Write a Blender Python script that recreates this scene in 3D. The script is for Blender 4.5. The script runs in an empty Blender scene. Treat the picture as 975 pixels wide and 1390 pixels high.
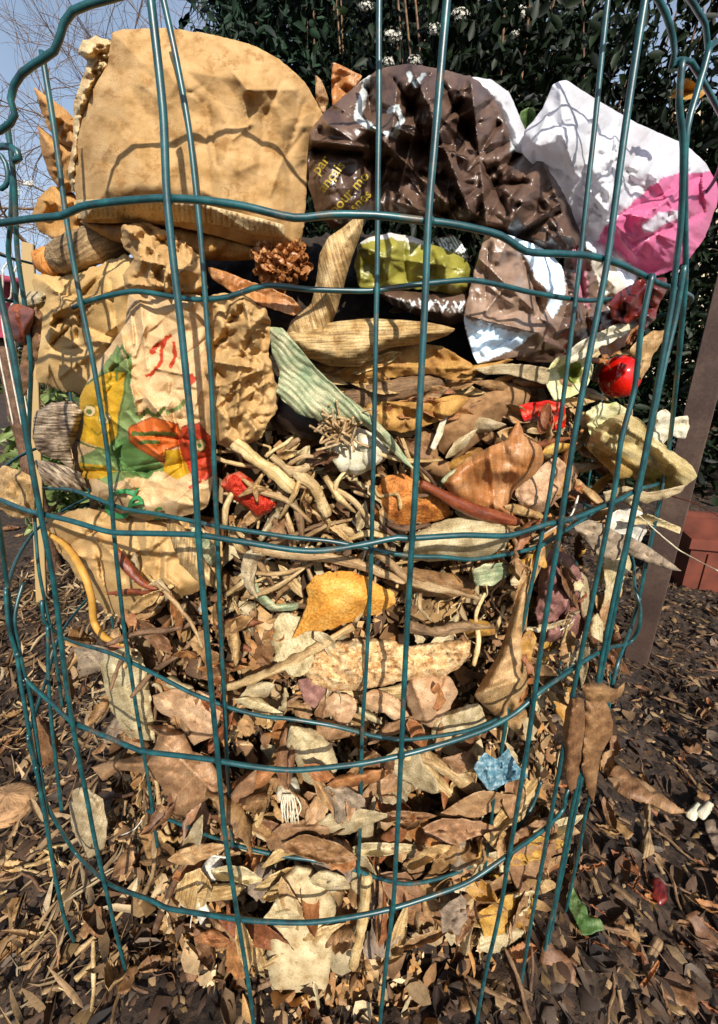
import bpy, bmesh, math, random
import numpy as np
from mathutils import Vector, Matrix, Euler, noise as mnoise
from mathutils.geometry import delaunay_2d_cdt
PI = math.pi
RAD = math.radians
sc = bpy.context.scene
COL = sc.collection
# ---------------------------------------------------------------- camera geometry (metres; eye at z = H)
F, PX, PY, PITCH, H = 560.0, 487.5, 650.0, RAD(16), 0.62
CP, SP = math.cos(PITCH), math.sin(PITCH)
CX, CY = -0.030, 0.560           # axis of the wire cylinder
RO, RI = 0.360, 0.328            # outer and inner turn of the wire mesh
ground_z = 0.0

def ray(px, py):
    px = np.asarray(px, float); py = np.asarray(py, float)
    a = (px-PX)/F; b = -(py-PY)/F
    return np.stack([a, CP+b*SP, b*CP-SP], -1)

def cyl(px, py, R, soft=0.0):
    """point where the sight line meets the upright cylinder of radius R round the bin axis (near side)"""
    d = ray(px, py); R = np.asarray(R, float)
    dd = d[..., 0]**2+d[..., 1]**2
    dc = d[..., 0]*CX+d[..., 1]*CY
    disc = dc*dc-dd*(CX*CX+CY*CY-R*R)
    if soft:      # past the flank of the heap the surface runs on backwards instead of stopping dead
        x = disc/dd; g = np.where(x > soft*soft, np.sqrt(np.maximum(x, 0)), x/(2*soft)+soft/2); t = dc/dd-g/np.sqrt(dd)
    else: t = (dc-np.sqrt(np.maximum(disc, 0)))/dd
    p = d*t[..., None]; p[..., 2] += H
    return p

def flat(px, py, Y):
    d = ray(px, py); t = np.asarray(Y, float)/d[..., 1]
    p = d*t[..., None]; p[..., 2] += H
    return p

def onground(px, py, z=0.0):
    d = ray(px, py); t = (z-H)/d[..., 2]
    p = d*t[..., None]; p[..., 2] += H
    return p

def toscreen(p):
    x, y, z = p[0], p[1], p[2]-H
    f = y*CP-z*SP; u = y*SP+z*CP
    if f < 0.02: return (-9999, -9999)
    return (PX+F*x/f, PY-F*u/f)

# ---------------------------------------------------------------- noise helpers (vectorised)
def vnoise(u, v, seed=0):
    rng = np.random.RandomState(seed); T = rng.rand(64, 64)*2-1
    iu = np.floor(u).astype(int); iv = np.floor(v).astype(int)
    fu = u-iu; fv = v-iv; fu = fu*fu*(3-2*fu); fv = fv*fv*(3-2*fv)
    g = lambda i, j: T[i % 64, j % 64]
    return (g(iu, iv)*(1-fu)+g(iu+1, iv)*fu)*(1-fv)+(g(iu, iv+1)*(1-fu)+g(iu+1, iv+1)*fu)*fv

def facets(u, v, seed=0):
    """piecewise flat facets with sharp creases (crumpled sheet)"""
    rng = np.random.RandomState(seed+77); T = rng.rand(64, 64)*2-1
    a = rng.rand()*6; c, s = math.cos(a), math.sin(a)
    wu = u+.45*vnoise(u*1.1+3, v*1.1, seed+5); wv = v+.45*vnoise(u*1.1, v*1.1+9, seed+6)
    x = c*wu-s*wv; y = s*wu+c*wv
    i = np.floor(x).astype(int); j = np.floor(y).astype(int); fx = x-i; fy = y-j
    g = lambda a, b: T[a % 64, b % 64]
    lo = g(i, j)+(g(i+1, j)-g(i, j))*fx+(g(i+1, j+1)-g(i+1, j))*fy
    hi = g(i, j)+(g(i, j+1)-g(i, j))*fy+(g(i+1, j+1)-g(i, j+1))*fx
    return np.where(fx > fy, lo, hi)

_DF = {}
def delfac(px, py, cell, seed, bb):
    """random irregular triangles with random corner heights: straight sharp creases like folded paper"""
    key = (round(cell, 2), seed, bb)
    if key not in _DF:
        rng = np.random.RandomState(seed); x0, y0, x1, y1 = bb; n = max(8, int((x1-x0)*(y1-y0)/(cell*cell)))
        P = np.stack([rng.uniform(x0, x1, n), rng.uniform(y0, y1, n)], 1); keep = []
        for p in P:
            if all((p[0]-q[0])**2+(p[1]-q[1])**2 > (cell*.38)**2 for q in keep[-400:]): keep.append(p)
        keep += [np.array(c) for c in ((x0, y0), (x1, y0), (x1, y1), (x0, y1))]
        vs, _, fs, _, _, _ = delaunay_2d_cdt([Vector(p) for p in keep], [], [], 0, 1e-6)
        V = np.array([(v[0], v[1]) for v in vs]); _DF[key] = (V, [tuple(f) for f in fs], rng.uniform(-1, 1, len(V)))
    V, fs, hh = _DF[key]; out = np.zeros(np.shape(px))
    for a, b, c in fs:
        (ax, ay), (bx, by), (cx, cy) = V[a], V[b], V[c]
        m = np.nonzero((px >= min(ax, bx, cx)) & (px <= max(ax, bx, cx)) & (py >= min(ay, by, cy)) & (py <= max(ay, by, cy)))[0]
        if not len(m): continue
        D = (by-cy)*(ax-cx)+(cx-bx)*(ay-cy)
        if abs(D) < 1e-9: continue
        x, y = px[m], py[m]; l1 = ((by-cy)*(x-cx)+(cx-bx)*(y-cy))/D; l2 = ((cy-ay)*(x-cx)+(ax-cx)*(y-cy))/D; l3 = 1-l1-l2
        k = (l1 >= -1e-6) & (l2 >= -1e-6) & (l3 >= -1e-6); out[m[k]] = (l1*hh[a]+l2*hh[b]+l3*hh[c])[k]
    return out

def crumple(px, py, cell, seed, octs=3):
    h = 0; a = 1.0; c = cell
    for k in range(octs):
        h = h+a*facets(px/c, py/c, seed+k*13); a *= .5; c *= .47
    return h

def inpoly(x, y, poly):
    x = np.asarray(x); y = np.asarray(y); n = len(poly); ins = np.zeros(x.shape, bool)
    for k in range(n):
        x0, y0 = poly[k]; x1, y1 = poly[(k+1) % n]
        if y0 == y1: continue
        c = ((y0 > y) != (y1 > y)) & (x < (x1-x0)*(y-y0)/(y1-y0)+x0)
        ins ^= c
    return ins

def segdist(x, y, x0, y0, x1, y1):
    dx, dy = x1-x0, y1-y0; L = dx*dx+dy*dy+1e-9
    t = np.clip(((x-x0)*dx+(y-y0)*dy)/L, 0, 1)
    return np.hypot(x-x0-t*dx, y-y0-t*dy)

def polydist(x, y, poly, closed=True):
    d = np.full(np.shape(x), 1e9); n = len(poly)
    for k in range(n if closed else n-1):
        d = np.minimum(d, segdist(x, y, *poly[k], *poly[(k+1) % n]))
    return d

def smooth_closed(poly, step, rag=0, seed=0):
    P = np.array(poly, float); n = len(P); out = []
    for k in range(n):
        p0, p1, p2, p3 = P[k-1], P[k], P[(k+1) % n], P[(k+2) % n]
        m = max(2, int(np.hypot(*(p2-p1))/step+.5))
        for i in range(m):
            t = i/m
            # cardinal spline, tension 0.4
            s = .2; m1 = s*(p2-p0); m2 = s*(p3-p1)
            q = (2*t**3-3*t*t+1)*p1+(t**3-2*t*t+t)*m1+(-2*t**3+3*t*t)*p2+(t**3-t*t)*m2
            out.append(q)
    out = np.array(out)
    if rag:
        idx = np.arange(len(out)); c = out.mean(0)
        d = out-c; d /= np.maximum(np.hypot(d[:, 0], d[:, 1]), 1)[:, None]
        r = vnoise(idx*step/9.0, idx*0+.5, seed+3)+.6*vnoise(idx*step/4.0, idx*0+.5, seed+4)
        out = out+d*(r*rag)[:, None]
    return out

def spline(P, step):
    P = np.array(P, float); n = len(P); out = []
    for k in range(n-1):
        p1, p2 = P[k], P[k+1]; p0 = P[max(k-1, 0)]; p3 = P[min(k+2, n-1)]
        m = max(1, int(np.linalg.norm(p2-p1)/step+.5))
        for i in range(m):
            t = i/m; m1 = .42*(p2-p0); m2 = .42*(p3-p1)
            out.append((2*t**3-3*t*t+1)*p1+(t**3-2*t*t+t)*m1+(-2*t**3+3*t*t)*p2+(t**3-t*t)*m2)
    out.append(P[-1]); return np.array(out)

# ---------------------------------------------------------------- object helpers
def link(o, parent=None):
    COL.objects.link(o)
    if parent: o.parent = parent
    return o

def tag(o, label=None, cat=None, group=None, kind=None):
    if label: o['label'] = label
    if cat: o['category'] = cat
    if group: o['group'] = group
    if kind: o['kind'] = kind
    return o

def mesh_obj(name, verts, faces, mat, parent=None, uv=None, col=None, smooth=True):
    me = bpy.data.meshes.new(name)
    me.from_pydata([tuple(v) for v in verts], [], [tuple(f) for f in faces])
    if uv is not None:
        L = me.uv_layers.new(name='UVMap'); li = np.empty(len(me.loops), int); me.loops.foreach_get('vertex_index', li)
        L.data.foreach_set('uv', np.asarray(uv, float)[li].ravel())
    if col is not None:
        A = me.color_attributes.new('Col', 'FLOAT_COLOR', 'POINT')
        c4 = np.ones((len(verts), 4)); c4[:, :3] = col; A.data.foreach_set('color', c4.ravel())
    if smooth: me.polygons.foreach_set('use_smooth', [True]*len(me.polygons))
    if mat: me.materials.append(mat)
    me.update()
    return link(bpy.data.objects.new(name, me), parent)

def empty(name, loc=(0, 0, 0)):
    o = bpy.data.objects.new(name, None); o.location = loc; o.empty_display_size = .02
    return link(o)

def rehome(o):
    """put the origin of a world-space mesh at the middle of its base"""
    me = o.data; n = len(me.vertices); c = np.empty(n*3); me.vertices.foreach_get('co', c); c = c.reshape(-1, 3)
    m = (c.min(0)+c.max(0))/2; m[2] = c[:, 2].min(); c -= m; me.vertices.foreach_set('co', c.ravel()); o.location = m
    for ch in o.children: ch.matrix_parent_inverse = Matrix.Translation(-Vector(m))
    me.update()

def tube(P, r, seg=8, cap=True):
    """sweep a circle along points P; r is a number or a list"""
    P = np.array(P, float); n = len(P); r = np.full(n, r) if np.isscalar(r) else np.asarray(r, float)
    T = np.gradient(P, axis=0); T /= np.maximum(np.linalg.norm(T, axis=1), 1e-9)[:, None]
    up = np.array([0, 0, 1.0]) if abs(T[0][2]) < .9 else np.array([1.0, 0, 0])
    N = np.cross(T[0], up); N /= np.linalg.norm(N); V = []
    for i in range(n):
        N = N-T[i]*N.dot(T[i]); N /= max(np.linalg.norm(N), 1e-9); B = np.cross(T[i], N)
        for k in range(seg):
            a = 2*PI*k/seg; V.append(P[i]+r[i]*(math.cos(a)*N+math.sin(a)*B))
    Fc = [(i*seg+k, i*seg+(k+1) % seg, (i+1)*seg+(k+1) % seg, (i+1)*seg+k) for i in range(n-1) for k in range(seg)]
    if cap:
        Fc.append(tuple(range(seg))[::-1]); Fc.append(tuple((n-1)*seg+k for k in range(seg)))
    L = np.concatenate([[0], np.cumsum(np.linalg.norm(np.diff(P, axis=0), axis=1))])
    uv = [(k/seg*2*PI*r[i]*25, L[i]*25) for i in range(n) for k in range(seg)]
    return V, Fc, uv

def join(parts):
    V, Fc, U = [], [], []
    for v, f, u in parts:
        o = len(V); V.extend(v); Fc.extend([tuple(i+o for i in q) for q in f]); U.extend(u)
    return V, Fc, U

# ---------------------------------------------------------------- colours and materials
def hx(s):
    s = s.lstrip('#'); c = [int(s[i:i+2], 16)/255 for i in (0, 2, 4)]
    return [x/12.92 if x <= .04045 else ((x+.055)/1.055)**2.4 for x in c]

class NT:
    def __init__(s, name):
        s.m = bpy.data.materials.new(name); s.m.use_nodes = True; s.t = s.m.node_tree
        s.b = s.t.nodes['Principled BSDF']; s.out = s.t.nodes['Material Output']
    def n(s, typ, **k):
        nd = s.t.nodes.new('ShaderNode'+typ)
        for a, v in k.items():
            if a.startswith('_'): nd.inputs[a[1:].replace('_', ' ')].default_value = v
            else: setattr(nd, a, v)
        return nd
    def l(s, a, b): s.t.links.new(a, b)
    def ramp(s, fac, stops):
        r = s.n('ValToRGB'); e = r.color_ramp.elements
        while len(e) < len(stops): e.new(.5)
        for k, (p, c) in enumerate(stops):
            e[k].position = p; e[k].color = (*c, 1) if len(c) == 3 else c
        s.l(fac, r.inputs[0]); return r.outputs[0]
    def mix(s, f, a, b, mode='MIX'):
        m = s.n('Mix', data_type='RGBA', blend_type=mode)
        for i, x in ((0, f), (6, a), (7, b)):
            if isinstance(x, bpy.types.NodeSocket): s.l(x, m.inputs[i])
            elif i == 0: m.inputs[0].default_value = x
            else: m.inputs[i].default_value = (*x, 1)
        return m.outputs[2]
    def math(s, op, a, b=0.0):
        m = s.n('Math', operation=op)
        for i, x in ((0, a), (1, b)):
            if isinstance(x, bpy.types.NodeSocket): s.l(x, m.inputs[i])
            else: m.inputs[i].default_value = x
        return m.outputs[0]

def organic(name, c1, c2, c3=None, scale=6, streak=0.0, sscale=(26, 1.6), rough=.6, transl=.25, bump=.25,
            spots=0.0, spotc='2a1a10', spotscale=14, paint=False, vary=.25, fine=60, spec=.35, coat=0.0, veins=0.0, weave=0.0, grain=1.0, crease=0.0, cscale=1.4):
    """dry skin, leaf, paper or peel: two tones broken up by noise, streaks along the piece, spots, a fine bump and some light let through"""
    N = NT(name); c1, c2 = hx(c1), hx(c2); c3 = hx(c3) if c3 else [x*.55 for x in c1]
    tc = N.n('TexCoord'); uv = tc.outputs['UV']; oi = N.n('ObjectInfo')
    off = N.n('VectorMath', operation='ADD'); N.l(uv, off.inputs[0])
    rv = N.n('CombineXYZ'); r10 = N.math('MULTIPLY', oi.outputs['Random'], 37.0); N.l(r10, rv.inputs[0]); N.l(r10, rv.inputs[1]); N.l(rv.outputs[0], off.inputs[1])
    uv = off.outputs[0]
    n1 = N.n('TexNoise', _Scale=scale*.35, _Detail=7, _Roughness=.62); N.l(uv, n1.inputs['Vector'])
    n2 = N.n('TexNoise', _Scale=fine*.35, _Detail=5, _Roughness=.7); N.l(uv, n2.inputs['Vector'])
    base = N.ramp(n1.outputs[0], [(.32, c3), (.48, c1), (.66, c2)])
    if paint:
        at = N.n('Attribute', attribute_name='Col'); base = N.mix(1.0, base, at.outputs['Color'], 'MULTIPLY')
    g = N.ramp(n2.outputs[0], [(.32, (1-.40*grain, 1-.43*grain, 1-.46*grain)), (.5, (1-.05*grain,)*3), (.72, (1+.3*grain,)*3)]); base = N.mix(1.0, base, g, 'MULTIPLY')
    hgt = N.math('ADD', N.math('MULTIPLY', n1.outputs[0], .25), N.math('MULTIPLY', n2.outputs[0], .45))
    if streak:
        mp = N.n('Mapping'); mp.inputs['Scale'].default_value = (sscale[0], sscale[1], 1); N.l(uv, mp.inputs[0])
        n3 = N.n('TexNoise', _Scale=1.0, _Detail=4, _Roughness=.6, _Distortion=.25); N.l(mp.outputs[0], n3.inputs['Vector'])
        st = N.ramp(n3.outputs[0], [(.38, (1-streak, 1-streak*1.05, 1-streak*1.1)), (.62, (1+streak*.35,)*3)])
        base = N.mix(1.0, base, st, 'MULTIPLY'); hgt = N.math('ADD', hgt, N.math('MULTIPLY', n3.outputs[0], .9))
    if veins:
        wv = N.n('TexWave', wave_type='BANDS', bands_direction='DIAGONAL', _Scale=veins, _Distortion=2.0, _Detail=2.0); N.l(uv, wv.inputs['Vector'])
        vv = N.ramp(wv.outputs['Fac'], [(.0, (1.2, 1.18, 1.15)), (.12, (1, 1, 1)), (1, (.9, .9, .9))]); base = N.mix(1.0, base, vv, 'MULTIPLY')
        hgt = N.math('ADD', hgt, N.math('MULTIPLY', wv.outputs['Fac'], .15))
    if weave:
        vo = N.n('TexVoronoi', _Scale=weave); N.l(uv, vo.inputs['Vector'])
        hgt = N.math('ADD', hgt, N.math('MULTIPLY', vo.outputs['Distance'], .8))
        base = N.mix(1.0, base, N.ramp(vo.outputs['Distance'], [(0, (.8, .72, .62)), (.35, (1.05,)*3)]), 'MULTIPLY')
    if crease:
        ds = N.n('TexNoise', _Scale=2.2, _Detail=2.0); N.l(uv, ds.inputs['Vector'])
        mxv = N.n('VectorMath', operation='MULTIPLY_ADD'); N.l(ds.outputs['Color'], mxv.inputs[0]); mxv.inputs[1].default_value = (.35, .35, 0); N.l(uv, mxv.inputs[2])
        for sc_, am in ((cscale, 1.0), (cscale*2.7, .45)):
            ve = N.n('TexVoronoi', feature='DISTANCE_TO_EDGE', _Scale=sc_); N.l(mxv.outputs[0], ve.inputs['Vector'])
            vf = N.n('TexVoronoi', feature='F1', _Scale=sc_*.8); N.l(mxv.outputs[0], vf.inputs['Vector'])
            e = N.ramp(ve.outputs['Distance'], [(0, (1, 1, 1)), (.06, (0, 0, 0))])
            hgt = N.math('ADD', hgt, N.math('ADD', N.math('MULTIPLY', e, am*crease*.5), N.math('MULTIPLY', vf.outputs['Distance'], am*crease*2.2)))
    if spots:
        n4 = N.n('TexNoise', _Scale=spotscale*.35, _Detail=6, _Roughness=.75); N.l(uv, n4.inputs['Vector'])
        f = N.ramp(n4.outputs[0], [(.60-.12*spots, (0, 0, 0)), (.66-.08*spots, (1, 1, 1))]); base = N.mix(N.math('MULTIPLY', f, min(1, .5+spots*.5)), base, hx(spotc))
    if vary:
        hs = N.n('HueSaturation'); N.l(base, hs.inputs['Color'])
        N.l(N.math('ADD', N.math('MULTIPLY', oi.outputs['Random'], vary*.07), .5-vary*.035), hs.inputs['Hue'])
        N.l(N.math('ADD', N.math('MULTIPLY', oi.outputs['Random'], vary*2), 1-vary), hs.inputs['Value']); base = hs.outputs[0]
    N.l(base, N.b.inputs['Base Color']); N.b.inputs['Roughness'].default_value = rough
    N.b.inputs['Specular IOR Level'].default_value = spec; N.b.inputs['Coat Weight'].default_value = coat; N.b.inputs['Coat Roughness'].default_value = .12
    bp = N.n('Bump', _Strength=min(1, bump*1.3), _Distance=.001); N.l(hgt, bp.inputs['Height']); N.l(bp.outputs[0], N.b.inputs['Normal'])
    if transl:
        tr = N.n('BsdfTranslucent'); N.l(base, tr.inputs['Color']); N.l(bp.outputs[0], tr.inputs['Normal'])
        mx = N.n('MixShader', _Fac=transl); N.l(N.b.outputs[0], mx.inputs[1]); N.l(tr.outputs[0], mx.inputs[2]); N.l(mx.outputs[0], N.out.inputs[0])
    return N.m

def rel(target, base):
    """multiplier that turns the base colour of a painted sheet into the target colour"""
    return tuple(t/b for t, b in zip(hx(target), hx(base)))

def folds(seed, n, box, focus, length, amp, width, jitter=.5):
    """irregular creases that run roughly towards a gathering point of the sheet"""
    r = random.Random(seed); out = []
    for _ in range(n):
        x, y = r.uniform(box[0], box[2]), r.uniform(box[1], box[3]); a = math.atan2(focus[1]-y, focus[0]-x)+r.gauss(0, jitter); L = r.uniform(*length)
        out.append((x, y, x+L*math.cos(a), y+L*math.sin(a), r.choice([-1, 1])*r.uniform(*amp), r.uniform(*width)))
    return out

# ---------------------------------------------------------------- a traced, relief-shaped body
def relief(fn, ctrl, px, py):
    if not ctrl: return 0
    w = 0; s = 0
    for cx, cy, o in ctrl:
        k = 1/((px-cx)**2+(py-cy)**2+60)**1.3; w = w+k; s = s+k*o
    return s/w

class Body:
    """thin or pouch-like body whose outline is given in sight lines and whose every point gets its own distance
    from the bin axis (R) or from the eye plane (Y); closed front and back with real thickness"""
    def __init__(s, poly, R=None, Y=None, step=6, bulge=0.0, width=30, thick=.0008, back=None, cell=30, amp=.003, octs=3, seed=1,
                 ctrl=(), ridges=(), rag=1.2, tilt=(0, 0), fiber=0, holes=(), grooves=None, edge=0, leafy=False, sharp=False, curl=0.0, calm=None):
        s.__dict__.update(locals()); s.poly0 = poly
        s.outline = smooth_closed(poly, step, rag, seed)
        s.c = s.outline.mean(0)
        Q = s.outline-s.c; w_, v_ = np.linalg.eigh(Q.T@Q); s.ax = v_[:, 1]; s.hw = np.abs(Q@v_[:, 0]).max(); s.hl = np.abs(Q@s.ax).max()
        mn, mx = s.outline.min(0), s.outline.max(0); s.bb = (float(mn[0]-20), float(mn[1]-20), float(mx[0]+20), float(mx[1]+20))
    def off(s, px, py):
        d = polydist(px, py, s.poly0)
        ins = inpoly(px, py, s.poly0)
        d = np.where(ins, d, 0)
        tt = np.minimum(d/s.width, 1)
        pr = (1-(1-tt)**1.7) if (s.leafy or s.sharp) else np.sqrt(np.maximum(0, 1-(1-tt)**2))
        h = s.bulge*pr+s.tilt[0]*(px-s.c[0])/100+s.tilt[1]*(py-s.c[1])/100
        h = h+relief(None, s.ctrl, px, py)
        if s.leafy:
            qx, qy = px-s.c[0], py-s.c[1]; al = qx*s.ax[0]+qy*s.ax[1]; ac = -qx*s.ax[1]+qy*s.ax[0]
            ac = ac+2.5*vnoise(al/14, al*0+.5, s.seed+8); ab = np.abs(ac)
            rs = np.random.RandomState(s.seed+40); cu = s.curl or rs.choice([-1, 1])*rs.uniform(.002, .006)
            h = h-.0011*np.exp(-ab/1.7)+.0007*np.abs(np.sin((al*rs.choice([-1, 1])+ab*.9)/5.5))*np.minimum(ab/4, 1)
            h = h+cu*(ac/s.hw)**2+rs.uniform(-.005, .005)*(al/s.hl)+rs.uniform(-.004, .004)*(al/s.hl)**2+rs.uniform(-.003, .003)*(al*ac)/(s.hl*s.hw)
        if s.amp and s.sharp:
            sh = np.shape(px); fx, fy = np.atleast_1d(px).ravel(), np.atleast_1d(py).ravel(); wx = fx+.08*s.cell*vnoise(fx/s.cell*1.5, fy/s.cell*1.5, s.seed+1); wy = fy+.08*s.cell*vnoise(fx/s.cell*1.5+7, fy/s.cell*1.5, s.seed+2)
            q = delfac(wx, wy, s.cell, s.seed, s.bb)+.55*delfac(wx, wy, s.cell*.48, s.seed+1, s.bb)+(.27*delfac(wx, wy, s.cell*.24, s.seed+2, s.bb) if s.octs > 2 else 0)
            if s.calm:      # a smoother part of the sheet
                x0, y0, x1, y1, kf = s.calm; o_ = np.hypot(np.maximum(0, np.maximum(x0-fx, fx-x1)), np.maximum(0, np.maximum(y0-fy, fy-y1))); q = q*(kf+(1-kf)*np.minimum(o_/22, 1))
            h = h+s.amp*q.reshape(sh)*(.35+.65*np.minimum(d/10, 1))
        elif s.amp: h = h+s.amp*crumple(px, py, s.cell, s.seed, s.octs)*(.4+.6*np.minimum(d/12, 1) if s.bulge else 1)
        for (x0, y0, x1, y1, a, w) in s.ridges:
            k = segdist(px, py, x0, y0, x1, y1); h = h+a*np.exp(-k/w)
        if s.grooves:   # (angle, wavelength, amplitude)
            a, wl, am = s.grooves; a = RAD(a)
            q = (px*math.cos(a)+py*math.sin(a))+4*vnoise(px/25, py/25, s.seed+9)
            h = h+am*np.abs(np.sin(PI*q/wl))
        if s.edge: h = h+s.edge*np.exp(-d/6)*vnoise(px/10, py/10, s.seed+2)
        return h, pr
    def at(s, px, py, lift=0.0):
        px = np.asarray(px, float); py = np.asarray(py, float)
        h, pr = s.off(px, py); h = h+lift
        if s.R is not None: return cyl(px, py, s.R+h, .12)
        return flat(px, py, s.Y-h)
    def build(s, name, mat, parent=None, paint=None, smooth=True):
        O = s.outline; n = len(O)
        x0, y0 = O.min(0); x1, y1 = O.max(0); rng = np.random.RandomState(s.seed)
        gx, gy = np.meshgrid(np.arange(x0, x1, s.step), np.arange(y0, y1, s.step*.9)); gx = gx+(np.arange(gx.shape[0]) % 2)[:, None]*s.step*.5
        gx = gx.ravel()+rng.uniform(-.2, .2, gx.size)*s.step; gy = gy.ravel()+rng.uniform(-.2, .2, gy.size)*s.step
        ol = [tuple(p) for p in O]
        k = inpoly(gx, gy, ol) & (polydist(gx, gy, ol) > s.step*.45)
        for hpoly in s.holes: k &= ~inpoly(gx, gy, hpoly)
        pts = [Vector(p) for p in ol]+[Vector((a, b)) for a, b in zip(gx[k], gy[k])]
        vs, _, fs, _, _, _ = delaunay_2d_cdt(pts, [], [list(range(n))], 1, 1e-5)
        P = np.array([(v[0], v[1]) for v in vs]); px, py = P[:, 0], P[:, 1]
        if s.holes:
            keep = []
            for f in fs:
                c = P[list(f)].mean(0)
                if not any(inpoly(np.array([c[0]]), np.array([c[1]]), hp)[0] for hp in s.holes): keep.append(f)
            fs = keep
        h, pr = s.off(px, py)
        dO = polydist(px, py, ol); pe = np.minimum(dO/max(s.width*.6, 1), 1); pe = np.sqrt(np.maximum(0, 1-(1-pe)**2))
        th = s.thick if not s.back else s.thick+s.back*pe
        if s.R is not None: Fv = cyl(px, py, s.R+h, .12); Bv = cyl(px, py, s.R+h-th, .12)
        else: Fv = flat(px, py, s.Y-h); Bv = flat(px, py, s.Y-h+th)
        N = len(P); fs = [list(f) for f in fs]
        # orient
        f0 = []
        for f in fs:
            a, b, c = P[f[0]], P[f[1]], P[f[2]]
            if (b[0]-a[0])*(c[1]-a[1])-(b[1]-a[1])*(c[0]-a[0]) > 0: f = f[::-1]
            f0.append(f)
        eg = {}
        for f in f0:
            for i in range(len(f)):
                e = (f[i], f[(i+1) % len(f)]); eg[e] = 1
        faces = [tuple(f) for f in f0]+[tuple(i+N for i in f[::-1]) for f in f0]
        for (a, b) in list(eg):
            if (b, a) not in eg: faces.append((b, a, a+N, b+N))
        V = np.concatenate([Fv, Bv]); a = RAD(s.fiber)
        U = np.stack([(px*math.cos(a)+py*math.sin(a)), (-px*math.sin(a)+py*math.cos(a))], 1)/40; U = np.concatenate([U, U+.37])
        col = None
        if paint is not None:
            c = paint(px, py); col = np.concatenate([c, c*.98])
        return mesh_obj(name, V, faces, mat, parent, U, col, smooth)

def regions(base, regs, wob=2.0, seed=3):
    """flat print: [(polygon or ('line', pts, width), colour)]"""
    def f(px, py):
        c = np.tile(np.array(base, float), (len(px), 1))
        x = px+wob*vnoise(px/9, py/9, seed); y = py+wob*vnoise(px/9, py/9, seed+1)
        for r, k in regs:
            if r[0] == 'line': m = polydist(x, y, r[1], False) < r[2]
            elif r[0] == 'circ': m = np.hypot(x-r[1], y-r[2]) < r[3]
            else: m = inpoly(x, y, r)
            c[m] = k
        return c
    return f

HERO = []   # (short phrase, px, py) landmarks used to word the labels of small litter
def hero(name, body, mat, label, cat, short=None, paint=None, group=None, root=None):
    o = body.build(name, mat, None, paint); rehome(o); tag(o, label, cat, group)
    if short: HERO.append((short, body.c[0], body.c[1]))
    o.rotation_euler = (0, 0, 0)
    return o
# ================================================================ the wire compost bin
N = NT('green_coated_wire')
tc = N.n('TexCoord'); nn = N.n('TexNoise', _Scale=90.0, _Detail=5.0, _Roughness=.65); N.l(tc.outputs['Object'], nn.inputs['Vector'])
cc = N.ramp(nn.outputs[0], [(.28, hx('072629')), (.5, hx('0f4044')), (.74, hx('1d5a5b'))])
n5 = N.n('TexNoise', _Scale=38.0, _Detail=7.0, _Roughness=.75); N.l(tc.outputs['Object'], n5.inputs['Vector'])
cc = N.mix(N.ramp(n5.outputs[0], [(.58, (0, 0, 0)), (.66, (.8, .8, .8))]), cc, hx('5a4a38'))
N.l(cc, N.b.inputs['Base Color']); N.b.inputs['Roughness'].default_value = .4; N.b.inputs['Specular IOR Level'].default_value = .7
bp = N.n('Bump', _Strength=.25, _Distance=.0006); N.l(nn.outputs[0], bp.inputs['Height']); N.l(bp.outputs[0], N.b.inputs['Normal'])
M_WIRE = N.m

bin_root = empty('wire_compost_bin', (CX, CY, 0))
tag(bin_root, 'round compost bin of green plastic coated wire mesh filled with kitchen and garden waste', 'compost bin')
WR = .00162
def wire(name, pts3, r=WR):
    P = spline(pts3, .006)
    k = np.arange(len(P)); P = P+.0004*np.stack([vnoise(k/7, k*0+.5, 1), vnoise(k/7, k*0+.5, 2), vnoise(k/7, k*0+.5, 3)], 1)
    V, Fc, U = tube(P, r, 10)
    o = mesh_obj(name, np.array(V)-np.array([CX, CY, 0]), Fc, M_WIRE, bin_root, U)
    return o
def wpx(pts, R): return cyl([p[0] for p in pts], [p[1] for p in pts], R)

RING = {
 'r2': [(-30, 305), (0, 303), (40, 297), (85, 292), (110, 280), (150, 274), (215, 270), (270, 272), (330, 280), (400, 296), (450, 292), (510, 293), (560, 298), (620, 305), (680, 320), (715, 342), (760, 345), (800, 347), (840, 358), (870, 372), (893, 384)],
 'r3': [(-30, 672), (0, 678), (45, 695), (100, 708), (150, 722), (200, 724), (270, 726), (330, 735), (400, 747), (440, 748), (490, 740), (540, 730), (560, 731), (630, 727), (690, 727), (740, 712), (770, 706), (800, 695), (838, 680), (868, 664), (893, 655)],
 'r4': [(8, 800), (12, 850), (22, 884), (35, 920), (70, 955), (100, 980), (170, 1010), (200, 1020), (290, 1032), (340, 1040), (400, 1046), (480, 1038), (545, 1025), (600, 1010), (660, 990), (700, 968), (740, 935), (800, 893), (825, 880), (855, 872), (868, 850), (869, 820), (862, 800)],
 'r5': [(38, 1000), (59, 1079), (78, 1119), (105, 1160), (150, 1200), (205, 1222), (230, 1234), (290, 1243), (350, 1250), (420, 1252), (480, 1245), (540, 1232), (600, 1212), (640, 1195), (690, 1160), (740, 1125), (765, 1098), (772, 1070)]}
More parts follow.
